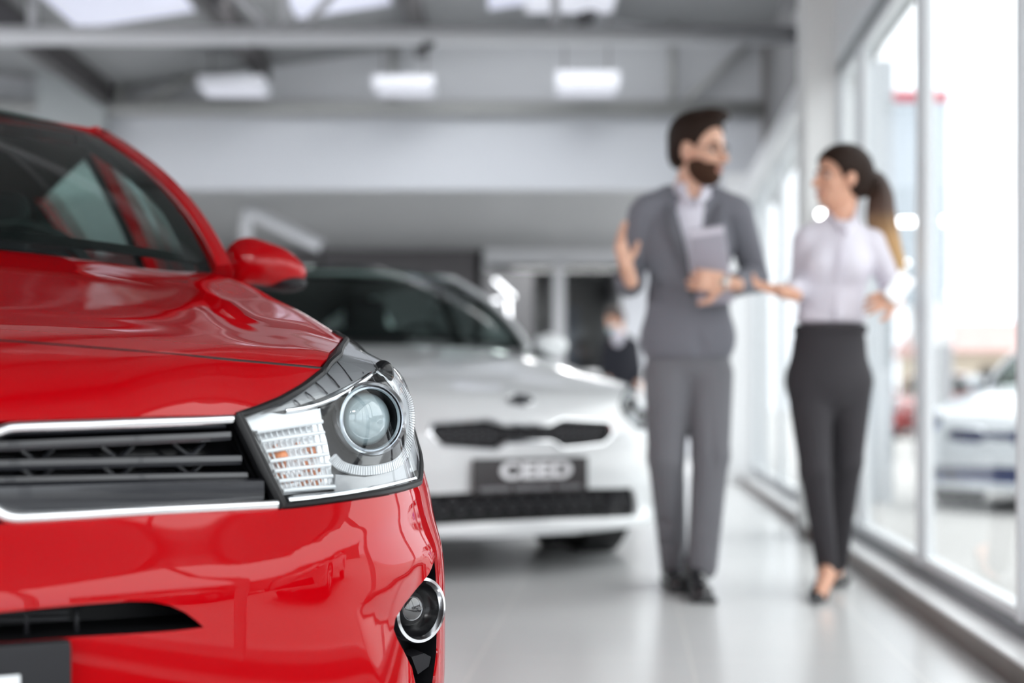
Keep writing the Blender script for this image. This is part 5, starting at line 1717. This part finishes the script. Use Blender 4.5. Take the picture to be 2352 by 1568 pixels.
bl.ell(J(1935, 478, -.02), (.055, .075, .05), k=.01, cut=True)
for (a, bq) in (((1870, 680), (1960, 720)), ((1860, 650), (1905, 700)), ((1985, 600), (1960, 690)), ((1860, 570), (1880, 640)), ((1835, 600), (1850, 620))):
    bl.cone(J(*a, -.115), J(*bq, -.115), .010, .006, k=.014, cut=True)
fin(bl.mesh('blouse', M_blouse), lady).parent = lady
cl = MB()
for pts in (((1905, 497, .0), (1918, 512, -.06), (1935, 532, -.085)), ((1968, 488, .0), (1962, 510, -.05), (1942, 534, -.085)), ((1905, 497, .0), (1935, 482, .06), (1968, 488, .0))):
    cl.tube(spline([J(*p) - WO for p in pts], 5), .020, 8, flat=(1, .4))
cl.build('blouse_collar', M_blouse, lady, smooth=True)
pk = MB().tube([J(1938, 535, -.108) - WO, J(1925, 620, -.118) - WO, J(1918, 735, -.092) - WO], .008, 8, flat=(.4, 1)).build('button_placket', M_blouse, lady, smooth=True)
tr = Skin(LO, HI, .006)
tr.ell(J(1905, 785, .01), (.134, .100, .11), k=.04).ell(J(1903, 865, .015), (.157, .113, .15), k=.05)
tr.cone(J(1860, 880, .02), J(1872, 1080, -.05), .088, .057, k=.02).cone(J(1872, 1080, -.05), J(1899, 1300, .02), .055, .040, k=.02)
tr.cone(J(1950, 880, .02), J(1946, 1060, .06), .088, .058, k=.02).cone(J(1946, 1060, .06), J(1922, 1290, .26), .055, .042, k=.02)
tr.box(J(1905, 690, 0), (.4, .4, .09), k=.005, cut=True)
fin(tr.mesh('trousers', M_wtrou), lady).parent = lady
MB().tube([J(1907, 757, .01) - WO + A3([.132 * math.cos(a), .101 * math.sin(a), 0]) for a in np.linspace(0, 2 * math.pi, 41)[:-1]], .017, 8, closed=True, flat=(1, .3)).build('waistband', M_wtrou, lady, smooth=True)
for (tx, ty, hx, hy, hz) in ((1.105, 5.13, 1.172, 5.30, .075), (1.283, 5.57, 1.302, 5.73, .12)):
    s_ = Skin((min(tx, hx) - .1, ty - .1, -.02), (max(tx, hx) + .1, hy + .1, .26), .0035)
    s_.cone((tx - .012, ty - .03, .012), (tx + .012, ty + .05, .022), .010, .036, k=.015)
    s_.cone((tx + .012, ty + .05, .022), (hx, hy, hz), .034, .033, k=.015)
    s_.ell(((tx + hx) / 2 + .01, (ty + hy) / 2 + .03, .12), (.034, .075, .055), k=.006, cut=True)
    s_.cone((hx, hy + .01, hz), (hx + .002, hy + .02, .004), .014, .0055, k=.006)
    s_.box((tx, ty, -.05), (.3, .5, .05), rd=.001, k=.002, cut=True)
    fin(s_.mesh('high_heel_shoe', M_shoe), lady).parent = lady
# phone in the far hand
ph_ = thing('phone', 'white phone held by the person in the blouse', 'phone', tuple(J(2066, 660, -.22)))
Rh = np.array(Matrix.Rotation(math.radians(42), 3, 'Y') @ Matrix.Rotation(math.radians(-30), 3, 'X'))
MB().rbox((0, 0, 0), (.070, .009, .145), R=Rh.tolist(), bevel=.003).build('phone_case', mat('white_phone', (.85, .86, .88), .3), ph_, smooth=True)
MB().rbox(Rh @ A3([0, .005, 0]), (.062, .002, .135), R=Rh.tolist()).build('screen', M_blackg, ph_)

# ---------------------------------------------------------------- masked person at the back
BY = 14.6
J = lambda x, y, d=0.0: sight(x, y, BY + d)
back = thing('person', 'masked person in a navy suit standing far behind the white car', 'person', (J(1425, 900)[0], BY, 0))
BO = A3(back.location)
LO, HI = J(1425, 900) * A3([1, 1, 0]) + A3([-.45, -.4, -.03]), J(1425, 900) * A3([1, 1, 0]) + A3([.45, .4, 1.75])
M_navy = mat('navy_suit', (.006, .007, .014), .8)
Bb = basis((-.75, -.6, -.25))
body = Skin(LO, HI, .009)
HO = J(1413, 738, 0)
Tb = head(body, HO, Bb, 1.0)
body.cone(J(1420, 755), J(1425, 775), .052, .06, k=.02).ell(J(1425, 815), (.15, .09, .2)).ell(J(1425, 860), (.13, .085, .2))
body.cone(J(1398, 790), J(1452, 790), .04)
body.cone(J(1396, 790), J(1388, 850), .04, .035).cone(J(1388, 850), J(1400, 880, -.15), .035, .025)
body.cone(J(1455, 792), J(1464, 850), .04, .035).cone(J(1464, 850), J(1466, 882, -.10), .034, .025)
hand(body, J(1466, 884, -.10), (.05, -.2, -.95), (-.9, 0, 0), side=1)
hand(body, J(1400, 880, -.16), (.4, -.4, -.8), (.7, .3, 0), side=-1)
for x in (1412, 1440):
    q = J(x, 900)
    body.cone(q, (q[0], BY - .02, .50), .08, .055).cone((q[0], BY - .02, .50), (q[0], BY + .03, .09), .052, .038).cone((q[0], BY + .03, .09), (q[0], BY - .12, .04), .036, .03)
fin(body.mesh('body', M_skin), back).parent = back
h = Skin(HO - .2, HO + .2, .006)
h.ell(Tb(-.016, 0, .050), (.108, .086, .094), Bb).ell(Tb(-.06, 0, .0), (.052, .07, .06), Bb)
h.ell(Tb(.085, 0, -.018), (.075, .10, .095), Bb, k=.006, cut=True)
fin(h.mesh('hair', mat('chestnut_hair', (.06, .03, .02), .6)), back).parent = back
m_ = Skin(HO - .2, HO + .2, .005)
m_.ell(Tb(.045, 0, -.055), (.062, .060, .048), Bb).box(Tb(-.06, 0, -.05), (.09, .2, .2), Bb, cut=True)
fin(m_.mesh('face_mask', mat('pale_blue_mask', (.45, .62, .70), .8)), back).parent = back
c_ = Skin(LO, HI, .012)
c_.ell(J(1425, 815), (.185, .12, .23), k=.04).ell(J(1425, 862), (.17, .115, .22), k=.04).cone(J(1400, 790), J(1452, 790), .06)
c_.cone(J(1396, 790), J(1388, 850), .062, .054).cone(J(1388, 850), J(1399, 876, -.12), .052, .04)
c_.cone(J(1455, 792), J(1464, 850), .062, .054).cone(J(1464, 850), J(1466, 874, -.08), .052, .04)
c_.ell(J(1418, 772, -.10), (.07, .1, .10), k=.01, cut=True)
fin(c_.mesh('suit_jacket', M_navy), back).parent = back
s_ = Skin(LO, HI, .010)
s_.cone(J(1421, 768), J(1423, 790), .066, .085).ell(J(1425, 810, -.01), (.13, .10, .12))
fin(s_.mesh('shirt', M_shirt), back).parent = back
t_ = Skin(LO, HI, .012)
for x in (1412, 1440):
    q = J(x, 895)
    t_.cone(q, (q[0], BY - .02, .50), .095, .07).cone((q[0], BY - .02, .50), (q[0], BY + .02, .10), .068, .058)
fin(t_.mesh('trousers', M_navy), back).parent = back
for x in (1412, 1440):
    q = J(x, 895)
    s_ = Skin((q[0] - .1, BY - .32, -.02), (q[0] + .1, BY + .16, .2), .008)
    s_.cone((q[0], BY + .03, .05), (q[0], BY - .18, .035), .045, .038).box((q[0], BY, -.05), (.3, .5, .05), rd=.001, k=.003, cut=True)
    fin(s_.mesh('shoe', M_shoe), back).parent = back
# ================================================================== OUTSIDE AND BACK ROOM THINGS
def copy_car(src, name, label, loc, rz, repaint, group=None, skip=('showroom_plate', 'badge')):
    """a parked car: every part copied; its paint set on the copied objects"""
    def cp(o, par):
        c = o.copy()
        c.parent = par
        C.objects.link(c)
        if 'label' in c: del c['label']
        for i, sl in enumerate(c.material_slots):
            nm = sl.material.name if sl.material else ''
            if nm in repaint:
                sl.link = 'OBJECT'
                sl.material = repaint[nm]
        for ch in o.children:
            if ch.name.split('.')[0] not in skip: cp(ch, c)
        return c
    r = cp(src, None)
    r.name = name
    r.location = loc
    r.rotation_euler = (0, 0, rz)
    r['label'] = label; r['category'] = 'car'
    if group: r['group'] = group
    return r
P_white = mat('outside_white_paint', (.78, .82, .86), .3, coat=1.0)
P_navy = mat('navy_trim', (.03, .06, .22), .3, coat=.5)
P_blue = mat('grey_blue_paint', (.20, .30, .42), .3, coat=1.0)
P_redp = mat('dull_red_paint', (.35, .03, .03), .3, coat=1.0)
P_silv = mat('silver_paint', (.42, .43, .45), .3, coat=1.0)
P_dark = mat('dark_grey_paint', (.05, .055, .06), .3, coat=1.0)
GZ = -.14
copy_car(white, 'car', 'white car with blue-tinted lamps and grille parked outside the right-hand window', (3.68, 10.8, GZ), math.radians(-44),
         {'white_car_paint': P_white, 'honeycomb_black': P_navy, 'pale_silver_bowl': mat('blue_lamp', (.04, .20, .80), .3), 'dark_cabin_trim': P_navy})
copy_car(white, 'car', 'grey-blue car partly hidden behind the white car outside', (7.3, 21.5, GZ), math.radians(-42), {'white_car_paint': P_blue})
copy_car(white, 'car', 'red car parked far outside, seen between the column and the mullion', (9.0, 31.0, GZ), math.radians(-25), {'white_car_paint': P_redp})
copy_car(white, 'car', 'silver car parked outside near the camera, mirrored in the red bumper', (4.6, 1.0, GZ), math.radians(-70), {'white_car_paint': P_silv})
copy_car(white, 'car', 'dark grey car parked outside behind the camera, mirrored in the red bumper', (4.9, -2.2, GZ), math.radians(-74), {'white_car_paint': P_dark})
copy_car(white, 'car', 'dull red car parked outside the glazed front behind the camera', (1.2, -9.0, GZ), math.radians(175), {'white_car_paint': P_redp})
# pylon sign
py = thing('pylon_sign', 'tall pale grey-blue pylon with red cap outside the window', 'sign', (5.7, 20.0, GZ))
MB().box(-.37, .37, -.2, .2, 2.20, 5.02).build('sign_panel', mat('pylon_blue_grey', (.50, .56, .62), .5), py)
MB().box(-.38, .38, -.21, .21, 5.02, 5.16).build('red_cap', mat('pylon_red', (.55, .03, .06), .4), py)
MB().box(-.05, .42, -.2, .2, 1.64, 2.20).build('white_band', M_white, py)
MB().box(.02, .44, -.2, .2, 0, 1.64).build('base_cabinet', mat('pylon_grey', (.42, .43, .45), .5), py)
# house
hs_ = thing('house', 'beige house with red tiled roof in the distance outside', 'house', (21.5, 60.0, GZ))
MB().box(-3.0, 4.5, 0, 8, 0, 2.95).build('wall', mat('house_beige', (.55, .48, .38), .8, var=.1, bscale=1), hs_)
MB().prism([(-.6, 2.85), (4.0, 4.35), (8.6, 2.85)], 0, -3.3, 4.8).build('roof', mat('roof_tiles', (.62, .42, .40), .8, var=.15, bscale=8), hs_)
MB().box(1.5, 2.1, 3.2, 3.8, 3.6, 4.9).build('chimney', mat('chimney_grey', (.35, .3, .3), .8), hs_)
for x in (-1.8, .6, 2.8): MB().box(x, x + .9, -.05, .02, 1.1, 2.2).build('window', M_darker, hs_)
bs = Skin((16.8, 50, -.2), (19.6, 52.6, 2.0), .09)
rnd = random.Random(8)
for k in range(26): bs.ell((rnd.uniform(17.4, 19.0), rnd.uniform(50.8, 51.9), rnd.uniform(.2, 1.25)), (rnd.uniform(.25, .5),) * 3, k=.05)
tag(bs.mesh('bush', mat('olive_leaves', (.10, .12, .05), .9, var=.5, bscale=3)), 'dark olive bush growing in front of the beige house', 'bush')
wh = thing('warehouse', 'long grey building across the yard, mirrored in the red bumper', 'building', (26, -6, GZ))
MB().box(0, 10, -18, 16, 0, 4.6).build('wall', mat('warehouse_grey', (.22, .20, .20), .8), wh)
MB().box(-.3, 10.3, -18.3, 16.3, 4.6, 4.9).build('roof', M_purlin, wh)
for y in range(-16, 14, 5): MB().box(-.05, .02, y, y + 2.4, .8, 3.2).build('window', M_darker, wh)
# far left: white steel stair string and post under the mezzanine
sr = thing('staircase', 'white steel stair string with its newel post against the dark back wall', 'staircase', (sight(565, 600, 13.9)[0], 13.9, 0))
o_ = A3(sr.location)
MB().tube([sight(566, 560, 13.9) - o_, sight(566, 498, 13.9) - o_], .055, 8).build('newel_post', M_steel, sr)
MB().tube([sight(560, 494, 13.9) - o_, sight(585, 490, 13.9) - o_, sight(738, 565, 13.9) - o_], .065, 8).build('stair_string', M_steel, sr)
MB().tube([sight(566, 560, 13.9) - o_, A3([sight(566, 560, 13.9)[0], 13.9, 0]) - o_], .04, 8).build('lower_post', M_satin, sr)
MB().tube([sight(738, 565, 13.9) - o_, A3([sight(738, 565, 13.9)[0], 13.9, 0.0]) - o_], .03, 8).build('end_post', M_satin, sr)
# added glowing bars imitating blurred highlights past the white car's pillar
M_bar = mat('glint_bar_white', (.9, .9, .9), .4, emit=(.92, .95, 1), es=2.6)
sg_ = thing('glint_bars', 'glowing white bars added on a dark stand behind the white car, imitating highlights', 'sign', (sight(1165, 700, 16.2)[0], 16.2, 0))
o_ = A3(sg_.location)
for a, b_ in (((1136, 642), (1180, 682)), ((1132, 690), (1150, 690)), ((1168, 690), (1169, 742))):
    MB().tube([sight(*a, 16.2) - o_, sight(*b_, 16.2) - o_], .016, 8).build('glint_bar', M_bar, sg_)
MB().box(-.28, .30, .03, .09, 0, 2.2).build('stand', mat('glint_stand_grey', (.12, .12, .125), .5), sg_)
# shelving and counter in the room behind
shf = thing('shelf', 'dark shelf with grey boxes behind the glass partition', 'shelf', (.12, 20.6, 0))
for z in (.5, 1.0, 1.5, 2.0): MB().box(-.35, .35, -.2, .2, z, z + .03).build('board', M_satin, shf)
for x in (-.35, .33): MB().box(x, x + .02, -.2, .2, 0, 2.1).build('upright', M_satin, shf)
M_bx = mat('grey_box', (.20, .21, .21), .7)
for (x, z, w_, h_) in ((-.2, .53, .22, .3), (.15, .53, .26, .32), (-.1, 1.03, .35, .34), (.2, 1.03, .2, .25), (-.12, 1.53, .3, .2)):
    tag(MB().box(x + .12 - w_ / 2, x + .12 + w_ / 2, 20.45, 20.75, z, z + h_).build('box', M_bx), 'grey box stored on the dark shelf behind the partition', 'box', 'grey boxes on the back shelf')
ct = thing('counter', 'white reception counter left of the masked person', 'counter', (1.12, 16.4, 0))
MB().rbox((0, 0, .50), (.95, .5, 1.0), bevel=.02).build('body', M_white, ct, smooth=True)
MB().rbox((0, 0, 1.03), (1.02, .56, .05), bevel=.015).build('counter_top', M_ledge, ct, smooth=True)
tag(MB().box(sight(1300, 700, 19.5)[0], sight(1330, 700, 19.5)[0], 19.5, 19.7, 0, 2.0).build('locker', mat('navy_locker', (.02, .028, .05), .5)), 'dark navy locker behind the glass partition', 'locker')

# small fittings and an added glow spot
wl = thing('glow_spot', 'small round glowing spot added on the white column beside the ponytailed person, imitating a blurred light', 'lamp', tuple(sight(1886, 492, 7.36)))  # added glow on the column, stands in for a blurred bright spot
MB().lathe([(0, .0), (.030, .0), (.030, .018), (.022, .022)], (0, 0.025, 0), (0, -1, 0), 24).build('glow_spot_base', M_white, wl, smooth=True)
MB().lathe([(.020, 0), (.018, .010), (.010, .016), (0, .018)], (0, 0.006, 0), (0, -1, 0), 24).build('glow_spot_front', mat('glow_spot_white', (1, 1, 1), .3, emit=(1, 1, 1), es=9), wl, smooth=True)
dc = thing('dome_camera', 'white dome camera under the roof beside the top of the column', 'camera', tuple(sight(1838, 44, 9.75)))
MB().lathe([(0, .05), (.045, .05), (.045, .01), (.04, -.02), (.022, -.042), (0, -.048)], (0, 0, 0), (0, 0, 1), 24).build('dome', M_white, dc, smooth=True)
MB().tube([(0, 0, .05), (0, 0, .45)], .012, 8).build('drop_rod', M_steel, dc)
sn = thing('ceiling_sensor', 'dark sensor under the roof truss chord left of the hanging lamps', 'sensor', tuple(sight(985, 103, 9.9)))
MB().lathe([(0, .035), (.05, .035), (.05, .01), (.03, -.02), (0, -.03)], (0, 0, 0), (0, 0, 1), 20).build('sensor_body', M_satin, sn, smooth=True)
sn = thing('ceiling_sensor', 'dark round sensor beneath the large lamp at the top edge', 'sensor', tuple(sight(1352, 44, 10.75)))
MB().lathe([(0, .05), (.07, .05), (.07, .02), (.04, -.02), (0, -.03)], (0, 0, 0), (0, 0, 1), 20).build('sensor_body', M_satin, sn, smooth=True)
